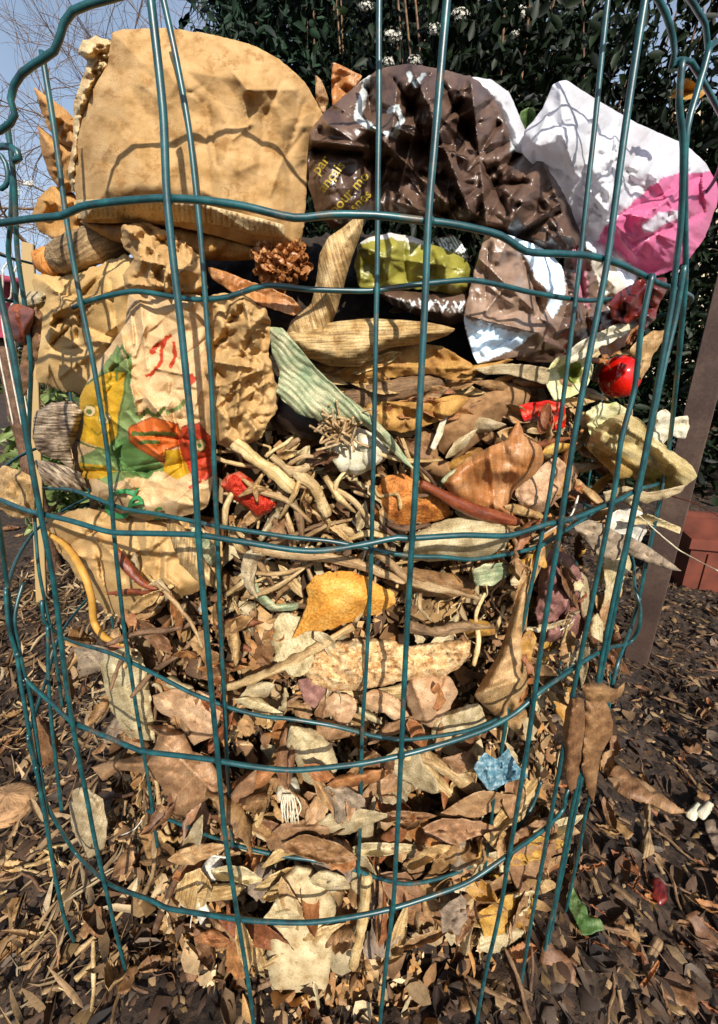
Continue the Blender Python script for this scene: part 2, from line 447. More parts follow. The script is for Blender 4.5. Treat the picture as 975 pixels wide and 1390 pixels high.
INNER = {
 'i2': [(100, 418), (112, 412), (145, 402), (185, 395), (235, 402), (270, 406), (310, 403), (360, 388), (420, 393), (500, 395), (540, 390), (600, 383), (640, 380), (680, 387), (720, 397), (760, 404), (800, 408), (840, 405), (858, 402), (864, 411)],
 'i3': [(60, 663), (95, 664), (120, 672), (165, 690), (210, 697), (250, 705), (300, 715), (390, 728), (450, 735), (500, 745), (560, 755), (600, 756), (640, 760), (690, 752), (730, 742), (760, 725), (800, 700), (835, 672)],
 'i4': [(57, 815), (60, 842), (73, 855), (86, 865), (117, 877), (154, 888), (205, 912), (260, 940), (320, 963), (360, 973), (395, 976), (450, 985), (510, 1000), (560, 1003), (640, 990), (700, 962), (760, 915), (810, 880)],
 'i5': [(200, 1100), (300, 1140), (370, 1160), (425, 1167), (474, 1178), (515, 1192), (558, 1199), (620, 1185), (680, 1150), (720, 1100), (735, 1060)]}
def closed_ring(pts, R, zwob, seed):
    """near part follows the bends of the real wire, the rest of the hoop is carried round the back of the bin"""
    P = [p for p in wpx(pts, R)]
    a0 = math.atan2(P[0][1]-CY, P[0][0]-CX); a1 = math.atan2(P[-1][1]-CY, P[-1][0]-CX)
    if a1 < a0: a1 += 2*PI
    back = []; n = 22; span = 2*PI-(a1-a0)
    for k in range(1, n):
        t = k/n; a = a1+span*t; z = P[-1][2]*(1-t)+P[0][2]*t+zwob*vnoise(np.array([k*.9]), np.array([seed+.5]), seed)[0]*math.sin(PI*t)
        r = R+.006*vnoise(np.array([k*.7]), np.array([seed+.2]), seed+1)[0]*math.sin(PI*t)
        back.append(np.array([CX+r*math.cos(a), CY+r*math.sin(a), z]))
    return P+back+[P[0]]
for k, (nm, pts) in enumerate(RING.items()): wire('horizontal_wire', closed_ring(pts, RO, .008, k+2))
for k, (nm, pts) in enumerate(INNER.items()): wire('horizontal_wire', wpx(pts, RI), WR*.9)
# rim wire, zigzagging as it goes round
top_l = [(-40, 190), (0, 178), (14, 168), (21, 155), (15, 135), (20, 115), (30, 100), (45, 88), (60, 79), (75, 68), (82, 50), (88, 30), (100, 14), (122, 5), (150, -2), (200, -16), (300, -44), (400, -62), (500, -70), (610, -72), (700, -62), (800, -45), (870, -25), (895, 0), (905, 20), (914, 50), (917, 72), (912, 90), (922, 82), (935, 84), (945, 95)]
wire('rim_wire', closed_ring(top_l, RO+.001, .006, 30), .0014)
wire('rim_wire', wpx([(840, -75), (900, -40), (935, -5), (948, 15), (958, 32), (961, 60), (962, 68), (968, 60), (985, 50)], RO-.004), .0014)
wire('horizontal_wire', [*wpx([(-25, 204), (0, 199), (15, 199), (24, 205), (27, 213), (20, 218)], RO-.02)])
# uprights
VOUT = [
 [(-75, 330), (-55, 450), (-25, 600), (0, 718), (10, 790), (32, 950), (51, 1052), (85, 1238), (112, 1299), (140, 1378)],
 [(-62, -20), (-50, 100), (-25, 250), (0, 400), (20, 490), (45, 640), (75, 800), (95, 960), (135, 1170), (166, 1299), (185, 1378)],
 [(200, -18), (205, 0), (222, 150), (228, 270), (246, 450), (262, 600), (270, 726), (283, 880), (296, 1030), (308, 1150), (330, 1290), (343, 1378)],
 [(614, -74), (607, 0), (592, 180), (582, 300), (573, 480), (564, 660), (556, 800), (547, 980), (540, 1120), (533, 1240), (525, 1300), (517, 1378)],
 [(880, -20), (875, 0), (850, 170), (825, 350), (800, 480), (778, 600), (757, 740), (735, 880), (718, 1000), (700, 1110), (682, 1220), (664, 1300), (650, 1370)],
 [(885, 372), (871, 445), (862, 526), (843, 600), (835, 658), (817, 750), (791, 878), (775, 960), (757, 1060), (740, 1150)],
 [(929, 360), (917, 433), (900, 507), (880, 604), (868, 661), (851, 741), (824, 883), (808, 960), (785, 1080), (765, 1180)],
 [(964, 60), (955, 95), (945, 130), (931, 198), (931, 360), (926, 433), (919, 507), (909, 604), (897, 675), (885, 731), (868, 809), (856, 853), (839, 900), (825, 960), (800, 1080), (785, 1160)],
 [(926, 80), (922, 140), (928, 200), (925, 300), (918, 360), (912, 410), (897, 495), (878, 600), (850, 740), (822, 870)]]
VIN = [
 [(57, 70), (75, 180), (90, 290), (110, 412), (128, 500), (147, 620), (157, 740), (170, 860), (185, 960), (200, 1050), (214, 1150)],
 [(10, 166), (20, 250), (24, 340), (35, 420), (42, 500), (40, 600), (46, 680), (54, 779), (73, 875), (85, 960)],
 [(216, -30), (222, 0), (240, 80), (258, 180), (270, 290), (278, 400), (287, 520), (292, 650), (296, 730), (300, 850), (305, 960), (310, 1060), (316, 1150)],
 [(517, -62), (515, 0), (515, 150), (513, 290), (511, 400), (509, 520), (507, 640), (504, 780), (498, 900), (492, 990), (490, 1080), (487, 1190)],
 [(832, -45), (825, 0), (808, 170), (792, 310), (778, 430), (762, 560), (745, 680), (725, 780), (707, 865), (690, 960), (673, 1070), (661, 1160), (652, 1210)],
 [(18, 240), (15, 300), (12, 345), (22, 400), (28, 470)]]
for k, p in enumerate(VOUT):
    q = [v for v in wpx(p, RO+.0034)]; b = q[-1]
    if b[2] > .02: q.append(np.array([b[0]*.995+.0, b[1], .0]))
    wire('vertical_wire', q)
for k, p in enumerate(VIN): wire('vertical_wire', wpx(p, RI+.0034), WR*.86)
wire('vertical_wire', wpx([(32, 790), (20, 840), (30, 900), (42, 950), (60, 1080), (70, 1160)], RO-.01))
wire('vertical_wire', wpx([(65, 850), (66, 918), (72, 1000), (84, 1100)], RI+.003))
def crossings(A, B):
    out = []
    for i in range(len(A)-1):
        for j in range(len(B)-1):
            (x1, y1), (x2, y2), (x3, y3), (x4, y4) = A[i], A[i+1], B[j], B[j+1]; D = (x2-x1)*(y4-y3)-(y2-y1)*(x4-x3)
            if abs(D) < 1e-6: continue
            t = ((x3-x1)*(y4-y3)-(y3-y1)*(x4-x3))/D; u = ((x3-x1)*(y2-y1)-(y3-y1)*(x2-x1))/D
            if 0 <= t < 1 and 0 <= u < 1: out.append((x1+t*(x2-x1), y1+t*(y2-y1)))
    return out
def weld(px, py, R, r):
    c = cyl(px, py, R)-np.array([CX, CY, 0]); bm = bmesh.new(); bmesh.ops.create_icosphere(bm, subdivisions=2, radius=1)
    V = [c+np.array([v.co.x*r, v.co.y*r*1.1, v.co.z*r*1.15])*(1+.15*math.sin(v.co.x*5+px)) for v in bm.verts]; fs = [[v.index for v in f.verts] for f in bm.faces]; bm.free()
    mesh_obj('weld_joint', V, fs, M_WIRE, bin_root)
for A in RING.values():
    for B in VOUT:
        for x, y in crossings(A, B): weld(x, y, RO+.0016, .0024)
for A in INNER.values():
    for B in VIN:
        for x, y in crossings(A, B): weld(x, y, RI+.0016, .0021)
# the back of the bin, seen only past the sides of the heap
for k in range(15):
    a = RAD(2+k*12.6); x, y = CX+(RO+.003)*math.cos(a), CY+(RO+.003)*math.sin(a)
    wire('vertical_wire', [(x, y, .012), (x*1.002, y*.999, .22), (x*.998, y, .42), (x, y, .755)])
# a bent tie of the same wire on the left edge
P = [flat(x, y, .46) for x, y in [(-22, 225), (-5, 206), (8, 222), (11, 245), (2, 256), (-14, 250)]]
wire('tie_wire', P, .0022)

# ================================================================ materials of the heap
M = {}
def om(k, *a, **kw): M[k] = organic(k, *a, **kw)
om('filter_paper', 'b8925f', 'c9a573', '9a7542', scale=4, fine=120, rough=.85, transl=.12, bump=.42, crease=.35, cscale=.8, spots=.5, spotc='8f6532', spotscale=3.2, vary=0)
om('filter_cream', 'd8bd8c', 'e8d4a8', 'b48b56', scale=7, rough=.8, transl=.25, bump=.35, spots=.3, spotc='6e4a28', vary=.1)
om('kraft_paper', 'bf9a63', 'cca973', 'a8824c', scale=3, fine=90, rough=.75, transl=.12, bump=.22, vary=.08, crease=.6, cscale=1.5)
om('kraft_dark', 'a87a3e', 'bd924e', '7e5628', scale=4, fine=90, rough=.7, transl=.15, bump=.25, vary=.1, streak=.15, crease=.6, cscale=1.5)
om('kraft_orange', 'b98a4f', 'cda065', '95662f', scale=4, fine=70, rough=.75, transl=.25, bump=.3, vary=.06, streak=.12)
om('print_paper', 'c9a677', 'd3b388', 'b48f5e', scale=5, fine=90, rough=.6, transl=.1, bump=.2, vary=0, paint=True, crease=.6, cscale=1.5)
om('brown_film', '543f33', '6a5345', '3d2c23', scale=3, fine=40, rough=.34, crease=.5, cscale=1.3, transl=.04, bump=.10, vary=0, spec=.6, paint=True, grain=.15)
om('white_film', 'dedee2', 'ececf2', 'cfcaca', scale=3, fine=40, rough=.36, transl=.38, bump=.12, crease=.6, cscale=1.2, vary=0, spec=.6, paint=True, grain=.15)
om('yellow_film', '8a8436', 'a39b48', '6a6628', scale=4, fine=50, rough=.35, transl=.15, bump=.2, vary=0, spec=.6, paint=True, grain=.15, crease=.6, cscale=1.5)
om('husk', 'c4a26c', 'd9bf8c', '94703f', scale=4, streak=.5, sscale=(14, .8), rough=.6, transl=.15, bump=.5, spots=.35, spotc='6b4526', vary=.08)
om('husk_green', 'a9b088', 'd3cba4', '6d8a68', scale=4, streak=.35, sscale=(16, .8), rough=.55, transl=.2, bump=.5, vary=.05)
om('husk_yellow', 'cdb67c', 'e4d3a0', 'a08a48', scale=4, streak=.2, sscale=(12, 1), rough=.5, transl=.3, bump=.4, spots=.15, spotc='8a5f33', vary=.08, paint=True)
om('onion_skin', 'c98a50', 'dcab78', 'ad6c36', scale=3, streak=.25, sscale=(8, .8), rough=.4, transl=.35, bump=.25, spec=.6, vary=.06)
om('orange_peel', 'd4943f', 'e2ac5c', 'b8742a', scale=4, fine=30, rough=.5, transl=.1, bump=.45, weave=12, vary=.05)
om('rust_peel', 'a8662a', 'bd7e3c', '6b3714', scale=6, fine=30, rough=.6, transl=.05, bump=.5, weave=14, spots=.4, spotc='4c2610', vary=.05)
om('bread', 'c79e6c', 'dcbf92', '8e6236', scale=9, fine=60, rough=.9, transl=.03, bump=1.0, spots=.5, spotc='4a2f1c', weave=7, vary=.05)
om('shell', 'c09a74', 'd2b08c', 'a07a56', scale=4, fine=60, rough=.6, transl=.12, bump=.3, spots=.22, spotc='5c3524', vary=.1)
om('leaf_tan', 'b08a5e', 'c9a77a', '84603c', scale=5, streak=.15, rough=.55, transl=.22, bump=.4, spots=.18, vary=.28, veins=1.2)
om('leaf_brown', '84603f', '9f7a54', '5b3d26', scale=5, streak=.15, rough=.5, transl=.15, bump=.4, spots=.2, vary=.3, veins=1.2)
om('leaf_rust', '96603a', 'b17b50', '6a3f24', scale=5, streak=.15, rough=.5, transl=.2, bump=.4, spots=.2, vary=.25, veins=1.4)
om('leaf_pink', '9f7856', 'b5906c', '735239', scale=4, streak=.1, rough=.42, transl=.15, bump=.35, spots=.14, vary=.2, veins=1.2)
om('leaf_mauve', '8b6258', 'a4796c', '6a4640', scale=6, rough=.6, transl=.12, bump=.5, spots=.2, vary=.12, veins=1.5)
om('leaf_grey', '857360', 'a08c74', '5e4e3e', scale=6, rough=.7, transl=.1, bump=.4, spots=.3, vary=.2, veins=1.3)
om('leaf_pale', 'c8b48a', 'dccca6', '9a845c', scale=5, streak=.2, rough=.6, transl=.3, bump=.35, spots=.2, spotc='7a5836', vary=.18)
om('leaf_gold', 'c39446', 'd9b268', '956826', scale=5, rough=.5, transl=.3, bump=.4, spots=.25, spotc='6b4420', vary=.2)
om('stalk', 'b8996a', 'd0b78a', '8a6c45', scale=5, streak=.4, sscale=(10, .7), rough=.65, transl=.05, bump=.6, spots=.2, vary=.25)
om('stalk_dark', '6e523a', '8a6c4e', '45301f', scale=5, streak=.4, sscale=(10, .7), rough=.7, transl=0, bump=.6, spots=.3, vary=.3)
om('wood', '8c7152', 'a98c68', '5d4630', scale=5, streak=.5, sscale=(14, .6), rough=.8, transl=0, bump=.8, vary=.2)
om('cut_end', 'b87434', 'd09452', '7a4418', scale=10, rough=.7, transl=0, bump=.6, spots=.3, vary=.05)
om('red_skin', '641a14', '84291d', '3c0d0b', scale=5, rough=.3, transl=.2, bump=.35, spec=.6, vary=.06)
om('red_pulp', 'c3301c', 'd8442a', '96200f', scale=14, fine=40, rough=.45, transl=.1, bump=.8, weave=22, vary=0, paint=True)
om('dark_peel', '241b18', '3a2d27', '120d0b', scale=6, rough=.45, transl=0, bump=.4, vary=.1)
om('white_root', 'd6cdb0', 'e8e2cc', 'b2a27c', scale=6, rough=.5, transl=.2, bump=.3, streak=.12, vary=.1)
om('cardboard', '8c6843', 'a07c54', '6b4b2d', scale=7, fine=140, rough=.95, transl=0, bump=.7, vary=.04)
om('pod_red', '7b3c20', '99552e', '4f2412', scale=4, streak=.25, rough=.4, transl=.05, bump=.35, vary=.12, spec=.5)
om('blue_scrap', '5d8797', 'a9bcc0', '3a6476', scale=16, fine=70, rough=.6, transl=.1, bump=.6, vary=0, streak=.3)
om('rind', 'c8c08a', 'dcd6ac', '8d9448', scale=5, rough=.5, transl=.12, bump=.5, vary=.08, paint=True)
om('soil', '2b2019', '40311f', '17100c', scale=14, rough=.95, transl=0, bump=1.0, vary=0)
om('green_fresh', '54733a', '93a774', '3c5a28', scale=5, streak=.2, rough=.45, transl=.3, bump=.3, vary=.05)
om('plain_bark', 'b9a47c', 'd2c096', '94794e', scale=7, fine=90, rough=.85, transl=0, bump=.7, spots=.4, spotc='7a5c34', vary=0)
om('striped_skin', 'a08a70', 'c9b596', '5c4636', scale=5, streak=.85, sscale=(1.6, 16), rough=.5, transl=.08, bump=.7, vary=0)
om('white_bit', 'dcd6c6', 'eee8da', 'b4a78c', scale=6, rough=.6, transl=.2, bump=.35, vary=.1, spots=.2, spotc='8a6a44')
om('red_print', 'b41f14', 'c93022', '96160e', scale=4, rough=.3, transl=.05, bump=.1, vary=0, paint=True, grain=.15)

def flatmat(name, c, rough=.5):
    N = NT(name); N.b.inputs['Roughness'].default_value = rough; tc = N.n('TexCoord')
    n1 = N.n('TexNoise', _Scale=120.0, _Detail=4.0); N.l(tc.outputs['Object'], n1.inputs['Vector']); c = hx(c)
    N.l(N.ramp(n1.outputs[0], [(.3, [x*.7 for x in c]), (.6, c)]), N.b.inputs['Base Color']); return N.m
M_YPRINT = flatmat('yellow_print_ink', 'a8902c'); M_GPRINT = flatmat('green_print_ink', '2e7a44'); M_WPRINT = flatmat('pale_print_ink', 'b9a688')

def lettering(text, body, x, y, size, ang, mat, name, parent, lift=.0030, slant=0):
    """printed words: flat glyphs laid on the crumpled sheet they are printed on"""
    cu = bpy.data.curves.new('t', 'FONT'); cu.body = text; cu.size = size; cu.resolution_u = 3; cu.offset = size*.012
    ob = bpy.data.objects.new('t', cu); COL.objects.link(ob); dg = bpy.context.evaluated_depsgraph_get()
    me = bpy.data.meshes.new_from_object(ob.evaluated_get(dg)); bpy.data.objects.remove(ob)
    bm = bmesh.new(); bm.from_mesh(me)
    bmesh.ops.triangulate(bm, faces=bm.faces)
    for _ in range(4):
        es = [e for e in bm.edges if e.calc_length() > 2.6]
        if not es: break
        bmesh.ops.subdivide_edges(bm, edges=es, cuts=1); bmesh.ops.triangulate(bm, faces=bm.faces)
    a = RAD(ang); c, s = math.cos(a), math.sin(a)
    vx = np.array([v.co.x+slant*v.co.y for v in bm.verts]); vy = np.array([v.co.y for v in bm.verts])
    px = x+vx*c-vy*s; py = y-(vx*s+vy*c)
    P = body.at(px, py, lift)
    fs = [[v.index for v in f.verts] for f in bm.faces]; bm.free()
    o = mesh_obj(name, P, fs, mat, None, smooth=False); return o

def adopt(child, parent):
    child.parent = parent; child.matrix_parent_inverse = Matrix.Translation(-Vector(parent.location))

def stalk(name, pts, R, r, mat, label, cat, short=None, seg=10, lump=.12, seed=0, group=None, step=.004, Y=None):
    """a stem: pts are (px, py[, dR]) sight lines met at radius R (+dR)"""
    P = np.array([flat(p[0], p[1], Y-(p[2] if len(p) > 2 else 0)) if Y else cyl(p[0], p[1], R+(p[2] if len(p) > 2 else 0)) for p in pts])
    P = spline(P, step); n = len(P); t = np.linspace(0, 1, n)
    rr = np.interp(t, np.linspace(0, 1, len(r)), r) if not np.isscalar(r) else np.full(n, r)
    rr = rr*(1+lump*vnoise(t*n/5, t*0+.5, seed)+lump*.6*vnoise(t*n/2, t*0+.5, seed+1))
    V, Fc, U = tube(P, rr, seg); V = np.array(V)
    V += (rr.mean()*lump)*np.stack([vnoise(V[:, 0]*300, V[:, 2]*300, seed+2), vnoise(V[:, 1]*300, V[:, 2]*300, seed+3), vnoise(V[:, 0]*300, V[:, 1]*300, seed+4)], 1)
    o = mesh_obj(name, V, Fc, mat, None, U); rehome(o)
    if label: tag(o, label, cat, group)
    if short: m = pts[len(pts)//2]; HERO.append((short, m[0], m[1]))
    return o

# ================================================================ the big pieces on top of the heap
fl = Body([(152, 46), (165, 40), (230, 38), (290, 47), (340, 60), (385, 84), (415, 113), (436, 150), (441, 172), (432, 200), (418, 240), (413, 300), (408, 335), (385, 345), (345, 335), (300, 322), (240, 308), (170, 303), (112, 301), (104, 275), (100, 240), (105, 190), (115, 150), (127, 118), (146, 88)],
          R=.299, step=2.4, bulge=.022, width=55, back=.07, thick=.002, cell=78, amp=.0036, sharp=True, octs=3, seed=5, rag=1.0,
          ctrl=[(200, 90, .0), (330, 110, -.004), (420, 180, -.012), (250, 250, .004), (380, 300, -.004), (120, 200, -.004)],
          ridges=[*folds(9, 16, (270, 90, 420, 300), (330, 320), (30, 90), (.0008, .0022), (3, 8), .6), (296, 70, 336, 122, .0035, 7), (336, 122, 400, 122, .0025, 8), (275, 140, 290, 300, -.003, 9), (360, 150, 350, 250, -.003, 16), (385, 200, 402, 290, -.003, 14), (300, 150, 320, 230, .002, 18)])
o_fl = hero('coffee_filter', fl, M['filter_paper'], 'large used brown paper coffee filter with crimped hem, upright on top of the heap', 'coffee filter', 'the big coffee filter')
seam = Body([(102, 272), (160, 270), (230, 272), (270, 276), (330, 290), (385, 305), (384, 322), (345, 318), (300, 306), (240, 301), (170, 297), (108, 297)],
            R=.302, step=2.2, bulge=.022, width=55, thick=.0015, cell=75, amp=0, seed=5, rag=.5, grooves=None)
class Seam(Body):
    def off(s, px, py):
        h, pr = fl.off(px, py); d = polydist(px, py, s.poly0); k = np.minimum(d/4, 1)
        return h+.0008+.0016*k*np.abs(np.sin(PI*(px-.12*(py-290))/7.0)), pr*0
seam = Seam(seam.poly0, R=.299, step=1.8, thick=.0008, rag=.5, amp=0)
o = seam.build('crimped_hem', M['filter_cream']); adopt(o, o_fl)
ruf = Body([(112, 55), (130, 48), (152, 58), (148, 90), (128, 120), (116, 155), (108, 195), (106, 250), (100, 262), (92, 235), (98, 200), (100, 160), (104, 130), (112, 105), (118, 85), (106, 70)],
           R=.292, step=2, sharp=True, bulge=.008, width=10, cell=16, amp=.009, seed=11, rag=3, thick=.002, back=.01)
o = ruf.build('ruffled_edge', M['filter_cream']); adopt(o, o_fl)
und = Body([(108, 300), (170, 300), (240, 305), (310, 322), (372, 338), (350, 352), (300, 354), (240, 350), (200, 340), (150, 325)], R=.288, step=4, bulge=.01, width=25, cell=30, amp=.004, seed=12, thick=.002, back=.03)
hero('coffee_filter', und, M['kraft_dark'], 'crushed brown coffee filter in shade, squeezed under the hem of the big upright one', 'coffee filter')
for k, (pl, lb, m) in enumerate([
    ([(46, 120), (60, 128), (85, 145), (104, 165), (108, 215), (95, 200), (75, 190), (60, 160)], 'orange brown coffee filter flap sticking up highest left of the big filter', 'kraft_orange'),
    ([(52, 172), (75, 190), (100, 205), (104, 255), (85, 262), (66, 235), (56, 205)], 'pointed brown filter flap below the highest one, left of the big filter', 'kraft_orange'),
    ([(44, 292), (52, 268), (72, 252), (100, 262), (114, 285), (116, 318), (95, 332), (72, 325), (52, 312)], 'rounded brown filter pouch at the level of the upper wire left of the big filter', 'kraft_orange')]):
    b = Body(pl, R=.27-.004*k, step=2.2, sharp=True, bulge=.006, width=14, cell=30, amp=.008, seed=20+k, rag=1.5, thick=.0012, back=.012)
    hero('coffee_filter', b, M[m], lb, 'coffee filter')
# banana stalk / cut branch
o = stalk('cut_branch', [(72, 355, .0), (100, 345, .002), (140, 328, -.01), (185, 312, -.03)], .285, [.0115, .012, .013, .012], M['wood'], 'short thick cut branch with an orange wood end at the left under the coffee filter', 'branch', 'the cut branch', seg=16, lump=.1)
ce = stalk('cut_face', [(56, 352, .004), (66, 356, .003), (76, 356, 0)], .289, [.004, .0105, .0112], M['cut_end'], None, None, seg=14, lump=.25); adopt(ce, o)
# brown plastic bag
bb = Body([(421, 180), (440, 152), (470, 128), (500, 102), (530, 90), (560, 87), (600, 94), (640, 104), (668, 128), (688, 168), (700, 205), (735, 213), (763, 240), (776, 280), (796, 330), (775, 345), (735, 338), (690, 318), (640, 303), (560, 300), (500, 296), (455, 312), (430, 290), (419, 250)],
          sharp=True, calm=(422, 195, 500, 292, .3), R=.285, step=1.9, bulge=0.014, width=32, back=.06, thick=.002, cell=50, amp=.014, octs=3, seed=31, rag=1.5,
          ctrl=[(440, 230, .012), (520, 130, .008), (600, 200, -.004), (650, 220, .002), (740, 270, .008), (560, 260, -.002)],
          ridges=[*folds(1, 32, (520, 100, 770, 300), (610, 330), (35, 110), (.004, .011), (2.5, 5.5), .35), (540, 110, 530, 200, .010, 8), (560, 90, 640, 290, .014, 9), (600, 110, 690, 290, -.013, 7), (520, 190, 600, 270, .012, 7), (425, 190, 500, 200, .010, 9), (430, 205, 490, 208, -.014, 5), (640, 110, 660, 300, .013, 9), (700, 210, 640, 300, -.014, 7), (735, 215, 780, 330, .010, 12), (500, 220, 640, 250, -.010, 8), (560, 150, 590, 240, -.012, 6), (450, 140, 520, 180, .009, 7), (590, 250, 620, 300, .01, 6), (500, 120, 510, 260, -.012, 6)])
bag_glints = regions((1, 1, 1), [(('line', [(500, 105), (492, 135), (485, 160), (510, 175)], 5), rel('a0958e','4d3428')), (('line', [(528, 150), (540, 145), (545, 162), (535, 185), (525, 180)], 3), rel('b8b0ab','4d3428')), (('line', [(555, 100), (565, 118), (575, 100)], 3), rel('a8a09a','4d3428')), (('line', [(690, 165), (700, 180), (695, 205)], 3), rel('8a807a','4d3428'))])  # glints of the shiny film, painted into the bag colour as pale strokes
o_bb = hero('plastic_bag', bb, M['brown_film'], 'crumpled glossy dark brown plastic bag with yellow lettering on top of the heap', 'plastic bag', 'the brown plastic bag', paint=bag_glints)
for t, x, y, sz, an in [('par', 432, 238, 20, 52), ('ançais', 440, 262, 20, 52), ('pour mo', 455, 292, 20, 48), ('snes', 482, 288, 19, 45)]:
    o = lettering(t, bb, x, y, sz, an, M_YPRINT, 'printed_lettering', None); adopt(o, o_bb)
b2 = Body([(662, 312), (700, 322), (735, 335), (762, 360), (772, 400), (760, 450), (735, 475), (690, 487), (648, 492), (634, 455), (630, 428), (642, 375), (652, 340)],
          sharp=True, R=.300, step=2.2, bulge=0.008, width=22, back=.04, thick=.002, cell=44, amp=0.006, seed=36, rag=1, ridges=[*folds(8, 14, (640, 320, 765, 480), (700, 300), (25, 70), (.002, .006), (2, 4), .8), (650, 350, 745, 440, .006, 8), (640, 430, 730, 452, .007, 5), (700, 325, 735, 420, -.006, 6)])
white2 = rel('d4d6dc', '4d3428')
p2 = regions(rel('7a5a48','4d3428'), [([(630, 431), (655, 438), (690, 449), (726, 452), (705, 470), (680, 482), (646, 494), (638, 470)], white2), ([(690, 316), (735, 335), (766, 362), (768, 400), (752, 432), (742, 420), (745, 398), (728, 378), (712, 350)], white2)], wob=1.5)
hero('plastic_bag', b2, M['brown_film'], 'brown plastic bag corner turned back to show its white lining, below the big brown bag', 'plastic bag', 'the white lined bag corner', paint=p2)
b3 = Body([(768, 302), (800, 318), (850, 330), (868, 362), (855, 400), (830, 440), (800, 470), (760, 492), (700, 488), (735, 455), (762, 400), (766, 350)], sharp=True, R=.292, step=2.3, bulge=0.008, width=20, back=.03, thick=.002, cell=34, amp=0.007, seed=41, rag=1.5,
          ridges=[(700, 485, 800, 430, .006, 6), (780, 320, 800, 460, -.008, 6)])
p3 = regions((1.1, 1.1, 1.1), [([(795, 300), (850, 330), (870, 360), (860, 395), (835, 380), (820, 350), (795, 335)], rel('d6cfcc','4d3428')), ([(775, 330), (795, 340), (800, 420), (785, 400)], rel('94585c','4d3428')), ([(800, 345), (830, 352), (850, 390), (830, 430), (815, 390)], rel('c0a590','4d3428'))])
hero('plastic_bag', b3, M['brown_film'], 'translucent brown and pale plastic wrapping just left of the dark red pepper skin', 'plastic bag', 'the pale plastic wrapping', paint=p3)
wb = Body([(708, 205), (712, 178), (735, 150), (750, 116), (768, 108), (790, 122), (815, 138), (830, 146), (862, 165), (900, 182), (930, 196), (958, 220), (974, 250), (974, 275), (958, 320), (935, 352), (905, 370), (880, 376), (858, 360), (815, 330), (790, 320), (776, 285), (752, 240), (722, 222)],
          sharp=True, R=.296, step=2.2, bulge=0.022, width=60, back=.06, thick=.002, cell=48, amp=.006, octs=4, seed=51, rag=.8,
          ridges=[*folds(2, 30, (720, 130, 960, 350), (840, 330), (30, 90), (.0015, .004), (2.5, 5), .7), (760, 115, 775, 300, .005, 10), (800, 140, 790, 300, -.004, 8), (840, 160, 820, 320, .005, 10), (820, 300, 960, 235, -.004, 5), (745, 150, 720, 215, .006, 8), (870, 300, 930, 250, .005, 5), (860, 330, 950, 290, -.005, 6), (900, 200, 880, 240, -.004, 6)])
pink = (.93, .22, .42)
pw = regions((1, 1, 1), [([(818, 312), (845, 290), (872, 262), (900, 240), (930, 233), (962, 232), (985, 250), (985, 400), (870, 400), (850, 352), (812, 330)], pink), ([(872, 305), (895, 290), (930, 284), (915, 298), (890, 312), (872, 314)], (.95, .9, .93))], wob=3)
hero('plastic_bag', wb, M['white_film'], 'white plastic bag with a bright pink corner on the right of the heap', 'plastic bag', 'the white and pink bag', paint=pw)
wb2 = Body([(640, 105), (668, 108), (690, 125), (703, 150), (716, 185), (724, 215), (716, 240), (702, 225), (690, 190), (670, 150), (650, 125)], sharp=True, R=.272, step=2.6, bulge=0.01, width=18, back=.03, thick=.002, cell=36, amp=0.005, seed=55)
hero('plastic_bag', wb2, M['white_film'], 'plain white plastic bag piece rising behind the brown bag', 'plastic bag', paint=regions((1, 1, 1), []))
wb3 = Body([(705, 250), (740, 245), (775, 290), (800, 315), (850, 335), (872, 362), (860, 385), (820, 360), (790, 348), (740, 330)], sharp=True, R=.283, step=2.6, bulge=0.008, width=16, back=.02, thick=.002, cell=36, amp=0.005, seed=57)
hero('plastic_bag', wb3, M['white_film'], 'white plastic film tucked between the brown bag and the pink corner', 'plastic bag', paint=regions((1, 1, 1), []))
for k, (pl, lb) in enumerate([([(452, 85), (470, 92), (492, 103), (480, 120), (462, 140), (452, 150), (450, 115)], 'orange brown paper shard standing up between the coffee filter and the brown bag'), ([(428, 102), (437, 110), (446, 135), (440, 155), (430, 140)], 'small pale edged paper shard behind the right shoulder of the coffee filter')]):
    hero('paper_shard', Body(pl, R=.262, step=3, cell=20, amp=.004, seed=60+k, rag=1, thick=.001), M['onion_skin' if k == 0 else 'leaf_tan'], lb, 'paper scrap')
# paper bags left
pb = Body([(45, 372), (80, 376), (120, 366), (168, 345), (212, 360), (205, 400), (196, 450), (178, 500), (150, 528), (118, 538), (75, 528), (50, 515), (44, 470), (48, 420)],
          sharp=True, R=.285, step=2.6, bulge=0.009, width=26, back=.04, thick=.0015, cell=70, amp=0.0045, octs=4, seed=71, rag=3.2,
          ridges=[*folds(5, 20, (50, 380, 200, 520), (210, 330), (30, 110), (.002, .005), (2, 4), .6), (60, 380, 100, 418, .007, 7), (100, 418, 195, 375, .006, 6), (75, 430, 190, 470, -.004, 5), (100, 430, 180, 510, .005, 5), (70, 420, 65, 510, .004, 6), (150, 380, 165, 500, -.004, 5)])
hero('paper_bag', pb, M['kraft_paper'], 'smooth folded kraft paper bag at the left below the cut branch', 'paper bag', 'the folded kraft bag')
pr = Body([(166, 305), (195, 303), (225, 312), (252, 330), (272, 352), (282, 392), (262, 404), (215, 402), (172, 396), (166, 375), (182, 350), (168, 335)],
          sharp=True, R=.305, step=2.2, bulge=0.008, width=16, back=.03, thick=.0015, cell=26, amp=0.008, octs=3, seed=75, rag=3.2, ridges=[*folds(7, 16, (170, 310, 275, 395), (220, 420), (20, 60), (.003, .007), (2, 4), .5), (170, 310, 215, 345, .008, 6), (180, 350, 265, 370, .009, 6), (175, 385, 265, 395, .006, 5), (200, 310, 260, 360, -.008, 5)])
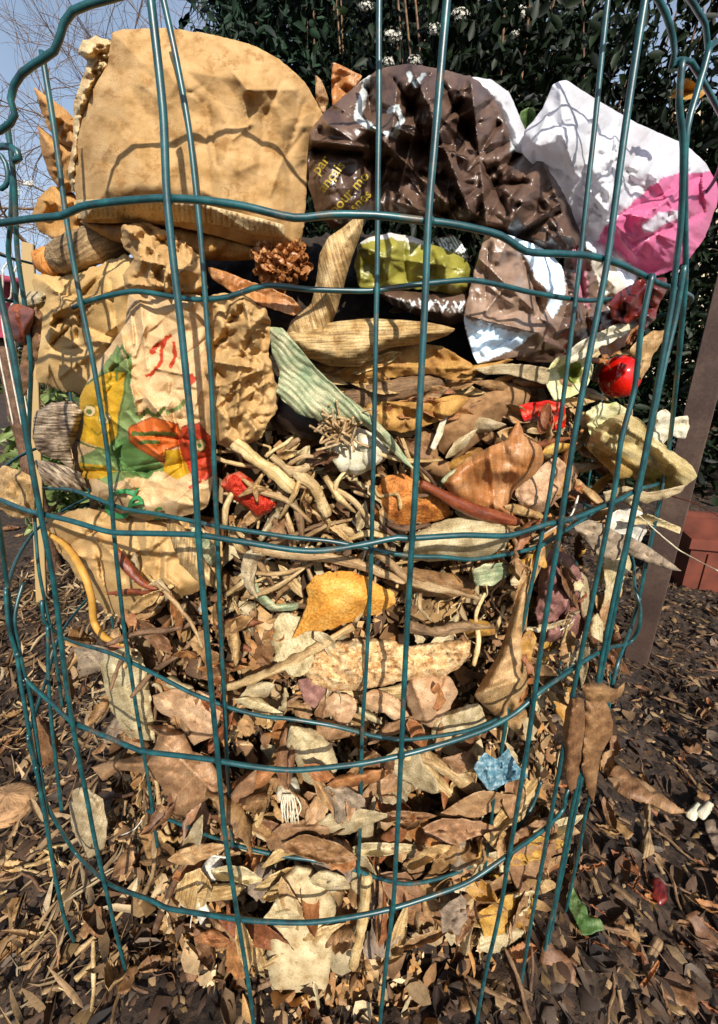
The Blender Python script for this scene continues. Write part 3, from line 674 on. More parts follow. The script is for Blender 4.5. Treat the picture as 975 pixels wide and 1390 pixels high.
hero('paper_bag', pr, M['kraft_paper'], 'crumpled twisted mouth of a kraft paper bag just below the big coffee filter', 'paper bag', 'the twisted bag mouth')
cb = Body([(176, 398), (225, 396), (272, 402), (282, 440), (286, 520), (292, 580), (290, 640), (282, 686), (255, 700), (200, 706), (160, 695), (128, 672), (105, 640), (94, 596), (104, 548), (128, 500), (150, 468), (170, 440)],
          sharp=True, R=.312, step=1.5, bulge=0.01, width=22, back=.035, thick=.0015, cell=44, amp=.0055, octs=4, seed=80, rag=.8,
          ridges=[*folds(4, 26, (110, 410, 285, 690), (230, 350), (25, 80), (.0015, .004), (2, 4), .9), (110, 640, 200, 640, -.007, 5), (200, 640, 285, 620, -.005, 5), (165, 450, 185, 560, .005, 5), (200, 540, 250, 600, .006, 6), (190, 400, 200, 500, .003, 5), (235, 560, 250, 640, -.006, 4), (140, 560, 220, 620, .004, 5)])
Y_, G_, O_, R_, K_ = (.86, .72, .06), (.14, .42, .22), (.85, .26, .06), (.72, .10, .05), (.12, .25, .08)
G2 = (.28, .56, .36)
cp = regions((1, 1, 1), [
    ([(160, 468), (170, 490), (180, 475), (176, 520), (186, 560), (200, 590), (230, 640), (215, 640), (170, 650), (150, 660), (108, 640), (110, 620), (150, 600), (140, 560), (128, 520), (140, 495)], G2),
    ([(108, 530), (130, 512), (155, 502), (170, 505), (166, 540), (160, 560), (158, 590), (145, 610), (120, 602), (98, 592), (108, 560)], Y_),
    ([(106, 628), (140, 632), (158, 640), (140, 650), (112, 652)], Y_), ([(150, 600), (180, 590), (220, 632), (200, 650), (165, 640), (148, 620)], G_),
    ([(176, 580), (205, 566), (240, 575), (250, 600), (225, 610), (222, 628), (200, 615), (178, 600)], O_), (('line', [(182, 588), (235, 590)], 3), K_), (('line', [(190, 600), (215, 600)], 2.5), K_), (('line', [(190, 566), (200, 556), (212, 566), (222, 555)], 3), K_),
    ([(222, 612), (245, 608), (262, 640), (240, 650), (222, 640)], Y_), ([(246, 580), (270, 574), (284, 592), (290, 640), (280, 652), (262, 648), (250, 625), (240, 600)], R_),
    (('line', [(108, 530), (130, 512), (155, 502), (172, 504), (168, 540), (162, 560), (160, 590), (147, 612), (120, 605), (98, 594), (106, 560), (108, 530)], 1.3), (.16, .30, .10)), (('line', [(176, 580), (205, 566), (240, 575), (252, 600), (226, 611), (222, 628), (200, 616), (176, 600), (176, 580)], 1.0), (.4, .12, .05)), (('line', [(246, 580), (270, 574), (285, 592), (291, 640), (280, 652)], 1.1), (.35, .06, .04)), (('line', [(262, 632), (272, 638), (284, 634)], 1.5), (.3, .05, .04)), (('line', [(112, 634), (140, 636), (156, 642)], 1.2), (.2, .4, .12)), (('circ', 272, 604, 9), (.1, .2, .1)), (('circ', 272, 604, 7.4), (.9, .95, .8)), (('circ', 271, 605, 3), (.1, .35, .15)),
    (('circ', 122, 557, 9), (.35, .42, .08)), (('circ', 122, 557, 7), (.95, 1.0, .9)), (('circ', 121, 558, 3.6), (.15, .3, .12)),
    (('circ', 142, 568, 9.5), (.35, .42, .08)), (('circ', 142, 568, 7.4), (.95, 1.0, .9)), (('circ', 141, 570, 3.8), (.15, .3, .12)),
    (('line', [(138, 545), (146, 538), (140, 530), (150, 525), (145, 518), (155, 512)], 1.3), (.45, .5, .06)), (('line', [(124, 582), (132, 590), (142, 584), (150, 590)], 1.3), (.4, .46, .06)), (('line', [(104, 575), (112, 570), (118, 578)], 1.3), (.4, .46, .06)),
    (('line', [(206, 477), (214, 468), (222, 462), (232, 456)], 2.6), R_), (('line', [(226, 458), (219, 475), (220, 490), (205, 507), (199, 510)], 2.6), R_), (('line', [(236, 466), (238, 482), (232, 498)], 2.4), R_), ([(250, 512), (262, 506), (268, 514), (258, 526)], R_), (('line', [(254, 492), (256, 502)], 2.2), R_), (('circ', 207, 477, 4.2), R_),
    (('line', [(158, 515), (160, 480), (166, 470), (178, 490), (176, 520)], 1.8), G_), (('line', [(228, 560), (245, 552), (250, 545)], 3), G2),
    (('line', [(282, 640), (270, 655), (258, 662)], 2), R_)], wob=1.2)
o_cb = hero('paper_bag', cb, M['print_paper'], 'printed paper grocery bag with yellow, green and red cartoon vegetables at the left', 'paper bag', 'the printed vegetable bag', paint=cp)
for t, x, y, sz, an in [('C', 134, 700, 58, -6), ('é', 172, 700, 50, 14), ('s', 208, 706, 34, 10)]:
    o = lettering(t, cb, x, y, sz, an, M_GPRINT, 'printed_lettering', None, slant=.25); adopt(o, o_cb)
kr = Body([(282, 404), (325, 394), (362, 416), (368, 450), (366, 480), (376, 520), (374, 560), (352, 596), (318, 612), (296, 600), (288, 560), (272, 500), (276, 450)],
          sharp=True, R=.312, step=2.0, bulge=0.008, width=18, back=.03, thick=.0015, cell=26, amp=.010, octs=3, seed=91, rag=3.2, ridges=[*folds(3, 16, (285, 405, 370, 600), (330, 380), (20, 60), (.003, .007), (2, 4), 1.2), (285, 490, 350, 500, .009, 5), (300, 560, 360, 520, .008, 5), (330, 400, 345, 470, .007, 5), (305, 410, 310, 470, -.006, 5)])
hero('paper_bag', kr, M['kraft_paper'], 'tightly crumpled plain kraft paper right beside the printed vegetable bag', 'paper bag', 'the crumpled kraft paper')
lb = Body([(62, 700), (120, 690), (190, 700), (250, 705), (300, 735), (300, 780), (262, 806), (215, 820), (180, 842), (150, 835), (110, 790), (75, 740)],
          sharp=True, R=.300, step=2.6, bulge=0.01, width=24, back=.05, thick=.0015, cell=52, amp=0.0045, octs=4, seed=95, rag=3.2, ridges=[*folds(6, 20, (70, 700, 290, 820), (200, 640), (25, 80), (.002, .005), (2, 4), .8), (110, 710, 190, 790, .005, 5), (180, 705, 200, 800, -.004, 5), (70, 710, 150, 740, .005, 5), (130, 740, 150, 830, -.005, 4)])
hero('paper_bag', lb, M['kraft_paper'], 'dirty beige paper bag bottom squeezed under the printed vegetable bag', 'paper bag', 'the dirty paper bag bottom')

# ================================================================ plant pieces
def H_(name, poly, mat, label, cat, short=None, R=.315, paint=None, **kw):
    d = dict(step=2.6, cell=26, amp=.004, rag=1.6, thick=.0007, seed=len(HERO)*7+3); d.update(kw)
    if name in ('dry_leaf', 'peel', 'husk', 'onion_skin', 'green_leaf', 'leek_leaf', 'vegetable_peel', 'pepper_skin', 'shell_piece'):
        d['leafy'] = True; d['bulge'] = d.get('bulge', 0)*.55; d['amp'] *= .8; d.pop('back', None); d['sharp'] = True; d['octs'] = 2; d['rag'] = max(d['rag'], 1.8)
    elif 'back' not in d: d['sharp'] = True
    return hero(name, Body(poly, R=R, **d), M[mat], label, cat, short, paint)

def ribbed_cluster(name, px, py, R, n, size, mat, label, cat, short, seed=0, spread=1.0):
    """a ball of small curling petals"""
    rng = np.random.RandomState(seed); parts = []
    c = cyl(px, py, R)
    for k in range(n):
        a, b = rng.uniform(0, 2*PI), rng.uniform(-1, 1)
        d = np.array([math.cos(a)*math.sqrt(1-b*b), -abs(math.sin(a))*math.sqrt(1-b*b), b])*spread
        L = size*rng.uniform(.3, .7); side = rng.normal(size=3); side /= np.linalg.norm(side)
        P = [c+d*size*.5, c+d*size*1.0+side*L*.25, c+d*size*1.25+side*L*.6, c+d*size*1.15+side*L*1.0-d*L*.3]
        Q = spline(P, size*.1); T = np.gradient(Q, axis=0); B = np.cross(T, d); B /= np.maximum(np.linalg.norm(B, axis=1), 1e-9)[:, None]; wv = np.sin(np.linspace(.25, PI-.15, len(Q)))*size*.26; nn_ = len(Q); cr_ = np.cross(T, B); cr_ /= np.maximum(np.linalg.norm(cr_, axis=1), 1e-9)[:, None]
        V = np.concatenate([Q-B*wv[:, None]+cr_*wv[:, None]*.5, Q, Q+B*wv[:, None]+cr_*wv[:, None]*.5]); Fc = [(i+a*nn_, i+1+a*nn_, i+1+(a+1)*nn_, i+(a+1)*nn_) for a in (0, 1) for i in range(nn_-1)]
        parts.append((list(V), Fc, [(v[0]*25, v[2]*25) for v in V]))
    V, Fc, U = join(parts); o = mesh_obj(name, V, Fc, mat, None, U); rehome(o); tag(o, label, cat); HERO.append((short, px, py)); return o

ribbed_cluster('dried_flower', 382, 355, .292, 230, .0125, M['onion_skin'], 'ball of curled dry orange petals to the right below the coffee filter', 'dried flower', 'the dry orange flower', 3)
H_('orange_pod', [(282, 362), (305, 368), (335, 380), (370, 392), (398, 405), (410, 420), (398, 428), (372, 420), (340, 408), (308, 392), (288, 378)], 'onion_skin', 'long orange brown peel strip crossed by the second wire below the dry flower', 'peel', 'the orange brown peel strip', R=.31, bulge=.004, width=14, thick=.001, amp=.005, sharp=True, leafy=True, curl=.006)
# leek tops
hk1 = Body(sharp=True, poly=[(496, 292), (490, 318), (478, 350), (468, 385), (458, 420), (446, 450), (436, 476), (408, 482), (388, 462), (395, 436), (422, 412), (430, 375), (434, 345), (446, 322), (466, 308), (484, 294)], R=.308, step=3, bulge=.011, width=18, back=.012, thick=.001, cell=40, amp=.003, fiber=-16, seed=101, rag=.6, grooves=(-16, 17, .0007), ridges=[(445, 330, 440, 470, .003, 8)])
hero('husk', hk1, M['husk'], 'upright pale tan leek stalk standing in front of the brown plastic bag', 'husk', 'the upright pale stalk')
hk2 = Body(sharp=True, poly=[(392, 452), (425, 442), (460, 436), (500, 432), (545, 434), (585, 438), (618, 446), (606, 456), (575, 466), (530, 472), (505, 482), (490, 497), (450, 497), (415, 484), (392, 470)], R=.313, step=3, bulge=.011, width=16, back=.012, thick=.001, cell=36, amp=.003, fiber=88, seed=103, rag=.6, grooves=(88, 13, .0007))
hero('husk', hk2, M['husk'], 'pale tan leek stalk lying level and pointing right below the yellow plastic', 'husk', 'the level pale stalk')
gl = Body([(366, 444), (384, 446), (402, 466), (430, 500), (466, 534), (500, 560), (530, 590), (562, 636), (548, 628), (520, 602), (498, 580), (470, 572), (440, 572), (405, 562), (376, 534), (380, 505), (370, 480)], R=.322, step=2.0, sharp=True, bulge=.003, width=12, thick=.001, cell=50, amp=.003, fiber=-45, seed=105, rag=1.2, grooves=(-47, 8, .0012), ridges=[(384, 450, 520, 590, .006, 7)])
hero('leek_leaf', gl, M['husk_green'], 'pale green ribbed leek leaf pointing down right beside the crumpled kraft paper', 'leaf', 'the pale green leek leaf')
yb = Body([(486, 332), (500, 322), (530, 316), (562, 322), (600, 336), (632, 352), (641, 370), (636, 392), (620, 403), (600, 397), (560, 392), (520, 393), (488, 390), (482, 360)], R=.290, step=2.2, sharp=True, bulge=.008, width=20, back=.03, thick=.0015, cell=48, amp=.012, seed=107, rag=1, ridges=[(500, 345, 630, 365, .005, 6), (545, 320, 555, 390, -.006, 6), (600, 340, 610, 395, .005, 6)])
hero('plastic_wrapper', yb, M['yellow_film'], 'yellow green crumpled plastic wrapper below the brown plastic bag', 'wrapper', 'the yellow wrapper', paint=regions((1, 1, 1), [(('line', [(484, 326), (530, 318), (568, 326)], 5), rel('d0ccc0','8a8436')), (('line', [(568, 326), (580, 332)], 3), rel('d0ccc0','8a8436'))]))
bw = Body(sharp=True, poly=[(505, 395), (540, 394), (585, 398), (632, 398), (645, 410), (638, 432), (610, 442), (575, 432), (535, 415)], R=.288, step=2.2, bulge=.01, width=14, back=.02, thick=.0015, cell=30, amp=.005, seed=109)
lines = []
for k in range(11): lines.append((('line', [(528+k*9.5+3*math.sin(k*2.1), 404+k*.8+4*math.sin(k*3)), (533+k*9.5+(k % 3), 416+k*1.2)], .8), rel('a0968c','4d3428')))
for k in range(4): lines.append((('line', [(548+k*22, 408), (556+k*22, 418), (564+k*22, 408), (556+k*22, 426)], .8), rel('c8c0b8','4d3428')))
hero('plastic_wrapper', bw, M['brown_film'], 'dark brown wrapper with thin pale line patterns under the yellow wrapper', 'wrapper', 'the patterned brown wrapper', paint=regions((1, 1, 1), lines, wob=.8))
bw2 = Body([(590, 325), (612, 318), (628, 330), (640, 356), (620, 352), (600, 338)], R=.283, step=2.2, cell=14, amp=.004, seed=111, thick=.001)
hero('plastic_wrapper', bw2, M['brown_film'], 'small shred of striped pale and brown wrapper above the right end of the yellow wrapper', 'wrapper', paint=regions((1, 1, 1), [(('line', [(590+k*5, 322), (612+k*5, 352)], 1.2), rel('cfc6bc','4d3428')) for k in range(-3, 9)]))
for k, (pl, lb, fb, sh) in enumerate([
    ([(425, 500), (470, 488), (505, 480), (550, 465), (600, 470), (640, 494), (646, 510), (625, 520), (585, 508), (540, 512), (490, 520), (440, 515)], 'upper folded strip of dark yellow kraft paper below the level pale stalk', 10, 'the upper kraft strip'),
    ([(488, 548), (530, 545), (575, 546), (615, 536), (638, 540), (620, 560), (585, 576), (548, 587), (512, 582), (492, 566)], 'lower strip of dark yellow kraft paper with a tiny white speck, above the white stick', 5, 'the lower kraft strip')]):
    b = Body(pl, R=.300+.006*k, step=2.2, sharp=True, bulge=.003, width=12, back=.002, thick=.001, cell=36, amp=.009, seed=121+k, fiber=fb, rag=1.5, ridges=[(pl[0][0]+20, pl[0][1]-6, pl[5][0], pl[5][1]+6, .004, 4)])
    hero('kraft_strip', b, M['kraft_dark'], lb, 'paper strip', sh)
stalk('dark_stick', [(470, 543), (520, 533), (560, 525), (600, 516, -.01)], .300, [.006, .0075, .006, .004], M['stalk_dark'], 'dark brown half rotten stem between the two kraft strips', 'stem', seg=10, lump=.2, seed=7)
stalk('aubergine_end', [(372, 536, -.01), (400, 558), (430, 572), (462, 578, -.008)], .295, [.013, .014, .013, .009], M['dark_peel'], 'dark grey shiny vegetable skin under the pale green leek leaf', 'vegetable peel', 'the dark vegetable skin', seg=16, lump=.06)
eg = H_('egg_box_piece', [(588, 578), (604, 556), (632, 540), (664, 522), (700, 518), (722, 532), (712, 556), (680, 574), (650, 600), (618, 624), (596, 612)], 'cardboard', 'torn piece of rounded brown egg box cardboard in the middle of the heap', 'cardboard piece', 'the egg box cardboard', R=.292, bulge=.012, width=40, back=.002, amp=.004, cell=40, thick=.0018, sharp=True)
H_('egg_box_piece', [(552, 606), (572, 580), (592, 586), (596, 618), (622, 632), (640, 640), (600, 650), (566, 640)], 'cardboard', 'shaded lower edge of brown cardboard left below the egg box piece', 'cardboard piece', R=.288, bulge=.01, width=16, back=.004, amp=.002, thick=.0018)
H_('bark_strip', [(645, 500), (680, 494), (715, 495), (746, 500), (744, 522), (720, 516), (690, 508), (660, 508)], 'leaf_pale', 'flat cream grey strip of bark under the white lined bag corner', 'bark', 'the flat cream bark strip', R=.305, fiber=88, amp=.003)
H_('white_splinter', [(600, 566), (609, 562), (596, 600), (590, 612), (584, 608), (592, 588)], 'white_root', 'thin white splinter standing below the lower kraft strip', 'splinter', R=.307, amp=.001, fiber=20)
wr = H_('plastic_wrapper', [(704, 552), (724, 546), (748, 545), (768, 548), (768, 578), (752, 584), (735, 568), (712, 572)], 'red_print', 'bright red wrapper scrap with a white band left of the tomato', 'wrapper', 'the red wrapper scrap', R=.305, amp=.004, cell=18, paint=regions((1, 1, 1), [(('line', [(705, 562), (730, 556), (770, 550)], 2.2), (1.3, 7, 8)), (('line', [(706, 574), (730, 570), (760, 560)], 3), (.5, 2.2, 5))]))
# tomato
def ball(name, px, py, R, r, sx, sz, mat, seed=0, noise=.03, seg=40):
    c = cyl(px, py, R); bm = bmesh.new(); bmesh.ops.create_uvsphere(bm, u_segments=seg, v_segments=seg//2, radius=1); V = np.array([v.co[:] for v in bm.verts]); fs = [[v.index for v in f.verts] for f in bm.faces]; bm.free()
    k = 1+noise*vnoise(V[:, 0]*1.6+5, V[:, 2]*1.6+3, seed)+noise*.5*vnoise(V[:, 1]*4+5, V[:, 2]*4+3, seed+1)
    uv = np.stack([np.arctan2(V[:, 0], -V[:, 1])*1.2, V[:, 2]*1.2], 1); V = V*k[:, None]*np.array([sx, 1, sz])*r
    o = mesh_obj(name, V+c, fs, mat, None, uv); rehome(o); return o
N = NT('tomato_skin'); n1 = N.n('TexNoise', _Scale=30.0, _Detail=3.0); tc = N.n('TexCoord'); N.l(tc.outputs['Object'], n1.inputs['Vector'])
N.l(N.ramp(n1.outputs[0], [(.3, hx('b00c06')), (.7, hx('d01a0c'))]), N.b.inputs['Base Color']); N.b.inputs['Roughness'].default_value = .12; N.b.inputs['Subsurface Weight'].default_value = .15
N.b.inputs['Subsurface Radius'].default_value = (.01, .002, .001); N.b.inputs['Subsurface Scale'].default_value = .5; N.b.inputs['Coat Weight'].default_value = .6
bp = N.n('Bump', _Strength=.08, _Distance=.001); N.l(n1.outputs[0], bp.inputs['Height']); N.l(bp.outputs[0], N.b.inputs['Normal'])
o = ball('cherry_tomato', 835, 511, .300, .0192, .93, 1.0, N.m, 3, .05); o.rotation_euler = (0, RAD(12), 0); tag(o, 'shiny bright red cherry tomato pressed against the wire on the right', 'tomato'); HERO.append(('the red tomato', 835, 511))
# right hand side pieces
H_('pepper_skin', [(825, 415), (838, 398), (858, 386), (880, 376), (905, 378), (906, 392), (896, 412), (888, 436), (872, 448), (862, 432), (850, 440), (832, 432)], 'red_skin', 'dark red pepper skin hanging at the right under the pink bag corner', 'vegetable peel', 'the dark red pepper skin', R=.326, bulge=.008, width=12, amp=.008, cell=20)
H_('pepper_skin', [(800, 432), (828, 420), (856, 424), (852, 440), (835, 452), (822, 476), (806, 462)], 'red_skin', 'smaller red and orange peel shreds left below the dark red pepper skin', 'vegetable peel', R=.306, amp=.007, cell=14)
H_('husk', [(770, 478), (790, 462), (820, 448), (850, 434), (874, 428), (868, 440), (846, 456), (815, 472), (788, 488), (768, 496)], 'white_root', 'cream white strip slanting up right just above the tomato', 'vegetable strip', 'the cream white strip', R=.321, fiber=-60, amp=.002, bulge=.004, width=6)
H_('orange_pod', [(812, 470), (836, 456), (858, 446), (852, 462), (834, 482), (820, 488)], 'onion_skin', 'small orange carrot sliver between the cream strip and the tomato', 'peel', R=.31, amp=.002)
H_('dry_leaf', [(852, 478), (866, 462), (884, 450), (904, 448), (900, 462), (888, 480), (882, 498), (870, 515), (862, 508), (866, 492)], 'leaf_tan', 'smooth tan curled leaf sticking out right of the tomato', 'dry leaf', 'the curled tan leaf by the tomato', R=.325, bulge=.006, width=10, amp=.003)
rd = Body([(745, 500), (758, 484), (782, 480), (800, 486), (806, 500), (795, 528), (772, 540), (752, 542), (742, 522)], R=.302, step=2.4, bulge=.0, width=14, thick=.0025, cell=24, amp=.003, seed=151, ctrl=[(772, 508, -.014), (746, 520, .004), (800, 500, .002), (775, 540, .006), (765, 482, .002)])
hero('melon_rind', rd, M['rind'], 'curved cream and green melon rind left of the tomato', 'fruit rind', 'the green melon rind', paint=regions((1, 1, 1), [([(756, 500), (780, 490), (792, 496), (780, 520), (764, 526)], (.28, .34, .12)), (('line', [(745, 510), (752, 538), (775, 540)], 4), (1.1, 1.15, 1.2))]))
rh = Body(sharp=True, poly=[(796, 606), (806, 584), (826, 568), (852, 562), (872, 572), (890, 590), (912, 612), (940, 632), (946, 646), (930, 662), (902, 668), (880, 662), (858, 648), (836, 650), (820, 632)], R=.330, step=3, bulge=.010, width=18, thick=.001, cell=40, amp=.005, fiber=-60, seed=155, rag=2, ctrl=[(800, 600, -.01), (850, 600, 0), (940, 645, .02), (880, 655, .002)], ridges=[(810, 610, 900, 660, -.008, 7), (835, 570, 940, 640, .006, 8)], grooves=(-58, 12, .001))
hero('husk', rh, M['husk_yellow'], 'big pale yellow curled husk bursting through the wire on the right', 'husk', 'the big yellow husk', paint=regions((1, 1, 1), [([(800, 606), (850, 620), (880, 660), (840, 655)], (.72, .58, .36)), ([(880, 640), (915, 645), (905, 664), (880, 664)], (.75, .85, .45))], wob=5))
H_('husk', [(884, 566), (902, 556), (918, 566), (934, 564), (936, 580), (930, 596), (912, 592), (896, 606), (884, 596)], 'white_root', 'white petal like husk scrap sticking out above the big yellow husk', 'husk', R=.335, bulge=.005, width=8, amp=.005, cell=16)
H_('husk', [(795, 560), (815, 548), (838, 546), (856, 560), (850, 582), (826, 590), (804, 592), (796, 578)], 'rind', 'pale green and cream husk curl just below the tomato', 'husk', 'the pale curl under the tomato', R=.318, bulge=.008, width=12, amp=.006, cell=16, paint=regions((1, 1, 1), []))
H_('dry_leaf', [(820, 668), (850, 660), (880, 668), (905, 664), (930, 658), (925, 668), (900, 678), (875, 682), (848, 676), (826, 684)], 'leaf_pale', 'long narrow cream leaf lying along the wire under the big yellow husk', 'dry leaf', 'the long narrow cream leaf', R=.352, fiber=85, amp=.003)
H_('dry_leaf', [(858, 702), (880, 698), (900, 706), (925, 716), (922, 724), (900, 716), (876, 712), (860, 712)], 'leaf_pale', 'short cream leaf tip outside the wire in front of the brown post', 'dry leaf', R=.345, fiber=85, amp=.003)
H_('dry_leaf', [(780, 716), (800, 706), (820, 712), (842, 724), (862, 730), (890, 748), (924, 774), (905, 772), (875, 762), (850, 752), (832, 762), (812, 752), (796, 736)], 'leaf_grey', 'twisted grey brown leaf poking out right through the wire towards the brown post', 'dry leaf', 'the twisted grey leaf', R=.354, bulge=.006, width=8, amp=.005, cell=20)
H_('paper_scrap', [(822, 700), (850, 690), (872, 694), (878, 720), (866, 740), (842, 750), (826, 730)], 'white_bit', 'white papery scrap between the wires right of the big orange onion skin', 'paper scrap', R=.335, amp=.004)
H_('husk', [(826, 740), (850, 746), (858, 768), (842, 800), (828, 832), (818, 850), (816, 830), (822, 800), (818, 765)], 'leaf_pale', 'long cream blade hanging down behind the wires at the right above the dark soil', 'husk', 'the hanging cream blade', R=.326, fiber=10, amp=.003)
os_ = Body(sharp=True, poly=[(600, 655), (618, 636), (640, 618), (665, 606), (688, 596), (704, 570), (712, 590), (735, 606), (738, 626), (722, 648), (700, 664), (690, 685), (700, 705), (676, 698), (650, 690), (620, 676)], R=.318, step=2.8, bulge=.006, width=14, thick=.001, cell=50, amp=.007, seed=161, rag=1.2, ctrl=[(670, 660, -.014), (640, 640, .002), (710, 620, .006), (690, 600, .004), (620, 660, .004)], ridges=[(665, 606, 672, 690, .006, 6), (640, 620, 650, 680, -.004, 6), (700, 640, 665, 640, .004, 6)])
hero('onion_skin', os_, M['onion_skin'], 'large shiny orange onion skin cupped open right of centre', 'onion skin', 'the big orange onion skin')
H_('onion_skin', [(700, 664), (722, 645), (745, 625), (770, 618), (785, 640), (775, 665), (750, 685), (728, 700), (706, 690)], 'shell', 'purplish tan onion skin just right of the big orange one', 'onion skin', 'the purplish onion skin', R=.312, bulge=.008, width=12, amp=.007, cell=24, fiber=60)
stalk('peel_strip', [(572, 656), (600, 672), (640, 692), (676, 702), (702, 708)], .322, [.0022, .004, .005, .0048, .003], M['pod_red'], 'straight red brown stem slanting below the big orange onion skin', 'stem', 'the red brown stem', lump=.1)
bp_ = Body(sharp=True, poly=[(508, 672), (518, 650), (540, 642), (566, 646), (590, 662), (608, 680), (612, 700), (590, 708), (560, 716), (535, 726), (515, 715), (505, 695)], R=.306, step=2.4, bulge=.010, width=40, back=.008, thick=.002, cell=44, amp=.005, rag=2.5, seed=165)
hero('citrus_peel', bp_, M['rust_peel'], 'rusty brown rough citrus peel in the middle behind the wires', 'citrus peel', 'the rusty citrus peel')
cr = Body(sharp=True, poly=[(548, 752), (556, 728), (585, 712), (620, 702), (655, 700), (685, 705), (693, 722), (688, 742), (660, 756), (620, 760), (580, 762)], R=.314, step=3, bulge=.014, width=22, back=.008, thick=.0012, cell=46, amp=.003, seed=167, fiber=85, grooves=(75, 22, .0012))
hero('husk', cr, M['leaf_pale'], 'smooth cream pod like husk lying along the middle wire', 'husk', 'the cream pod')
H_('leek_leaf', [(640, 776), (658, 766), (680, 764), (695, 768), (690, 782), (668, 794), (648, 794)], 'husk_green', 'short pale green husk tip below the cream pod', 'leaf', 'the pale green tip', R=.315, bulge=.007, width=10, amp=.002, fiber=80)
H_('husk', [(510, 765), (560, 770), (620, 780), (645, 790), (640, 806), (600, 812), (560, 806), (520, 790)], 'leaf_brown', 'broad brown husk in shade beneath the cream pod', 'husk', R=.298, bulge=.008, width=14, amp=.003, fiber=85)
op = Body(sharp=True, poly=[(398, 866), (410, 838), (418, 812), (416, 796), (428, 782), (450, 776), (475, 775), (500, 784), (518, 796), (535, 806), (536, 820), (515, 832), (490, 838), (468, 848), (440, 856), (415, 858)], R=.320, step=2.2, bulge=.012, width=30, back=.001, thick=.003, cell=60, amp=.003, seed=171, rag=2.2)
hero('citrus_peel', op, M['orange_peel'], 'bright orange piece of citrus peel on the brown scraps in the centre', 'citrus peel', 'the bright orange peel')
br = Body([(412, 912), (425, 885), (450, 872), (490, 868), (530, 868), (560, 876), (600, 870), (640, 868), (640, 890), (625, 905), (600, 918), (560, 922), (530, 930), (490, 938), (450, 938), (422, 930)], R=.310, step=2.6, bulge=.014, width=20, back=.008, thick=.002, cell=14, amp=.005, seed=175, rag=3)
hero('bread_crust', br, M['bread'], 'rough tan bread crust mouldy grey at its right end, centre of the bin', 'bread crust', 'the bread crust')
H_('husk', [(440, 925), (480, 938), (530, 932), (560, 922), (588, 920), (570, 940), (540, 952), (490, 955), (450, 946)], 'husk', 'yellowish husk rim under the bread crust', 'husk', R=.303, bulge=.01, width=12, amp=.003, fiber=85)
sh = Body(sharp=True, ridges=[(560, 925, 580, 980, .005, 5), (600, 920, 592, 985, -.005, 4)], poly=[(552, 955), (552, 930), (562, 914), (590, 912), (612, 920), (622, 938), (612, 960), (598, 980), (588, 990), (576, 984), (562, 976)], R=.309, step=2.6, bulge=.012, width=30, back=.01, thick=.001, cell=30, amp=.004, seed=177)
hero('dry_leaf', sh, M['shell'], 'smooth pinkish rolled dry leaf with dark specks under the bread crust', 'dry leaf', 'the pinkish rolled leaf')
for k, (pl, m, lb) in enumerate([
    ([(405, 925), (420, 920), (440, 935), (448, 955), (430, 962), (412, 950)], 'leaf_mauve', 'mauve brown curved leaf left under the bread crust'),
    ([(428, 968), (440, 950), (455, 940), (478, 945), (486, 962), (470, 985), (455, 992), (452, 972), (440, 975)], 'shell', 'folded pink tan leaf under the left end of the bread crust'),
    ([(430, 975), (455, 978), (478, 988), (475, 1000), (448, 1006), (430, 998)], 'leaf_pink', 'flat pink brown leaf lowest of those under the bread crust'),
    ([(488, 945), (510, 935), (530, 942), (550, 960), (560, 985), (535, 978), (520, 968), (495, 962)], 'shell', 'fan shaped pale pink leaf between the bread crust and the fourth wire')]):
    H_('dry_leaf', pl, m, lb, 'dry leaf', R=.312+.002*k, bulge=.005, width=8, amp=.005, cell=18, seed=180+k)
fl2 = Body(sharp=True, poly=[(752, 722), (748, 745), (735, 770), (722, 800), (716, 840), (714, 880), (716, 930), (708, 948), (718, 975), (712, 1004), (695, 990), (670, 970), (644, 945), (660, 915), (678, 885), (690, 850), (700, 810), (712, 775), (730, 740)], R=.322, step=3, bulge=.008, width=12, thick=.001, cell=60, amp=.003, fiber=10, seed=185, rag=.8, ctrl=[(740, 740, -.004), (690, 930, .008), (645, 945, .002), (712, 1000, .003), (700, 840, .0)], ridges=[(645, 942, 714, 920, .006, 6), (690, 985, 712, 925, .005, 5), (735, 745, 705, 900, .006, 7), (690, 960, 700, 1000, -.004, 5)])
hero('corn_husk', fl2, M['leaf_tan'], 'long folded tan husk hanging down with a triangular fold, right of centre', 'husk', 'the long folded husk')
mv = Body(sharp=True, leafy=True, poly=[(735, 760), (748, 745), (770, 752), (788, 775), (800, 805), (795, 835), (790, 865), (765, 868), (740, 872), (728, 840), (730, 800)], R=.314, step=2.8, bulge=.006, width=14, thick=.0008, cell=22, amp=.006, seed=187, rag=2.5)
hero('dry_leaf', mv, M['leaf_mauve'], 'big wrinkled mauve brown leaf behind the wires right of the long folded husk', 'dry leaf', 'the big mauve leaf')
for k, (pl, lb) in enumerate([
    ([(768, 965), (776, 948), (792, 950), (796, 990), (792, 1040), (786, 1078), (772, 1072), (765, 1040), (764, 1000)], 'rolled brown leaf lobe hanging outside the wire on the right, left of two'),
    ([(796, 950), (818, 945), (830, 968), (832, 995), (818, 1020), (812, 1050), (806, 1090), (795, 1065), (790, 1040), (794, 990)], 'larger brown leaf lobe with a small hole hanging outside the wire on the right')]):
    H_('dry_leaf', pl, 'leaf_brown', lb, 'dry leaf', 'the hanging brown leaf' if k else None, R=.364, bulge=.010, width=12, amp=.003, cell=40, fiber=8, seed=190+k, back=.001)
H_('dry_leaf', [(790, 930), (815, 925), (835, 935), (850, 925), (842, 945), (825, 955), (800, 955)], 'leaf_brown', 'brown leaf folded over the fourth wire above the hanging brown leaf', 'dry leaf', R=.365, bulge=.006, width=8, amp=.004)
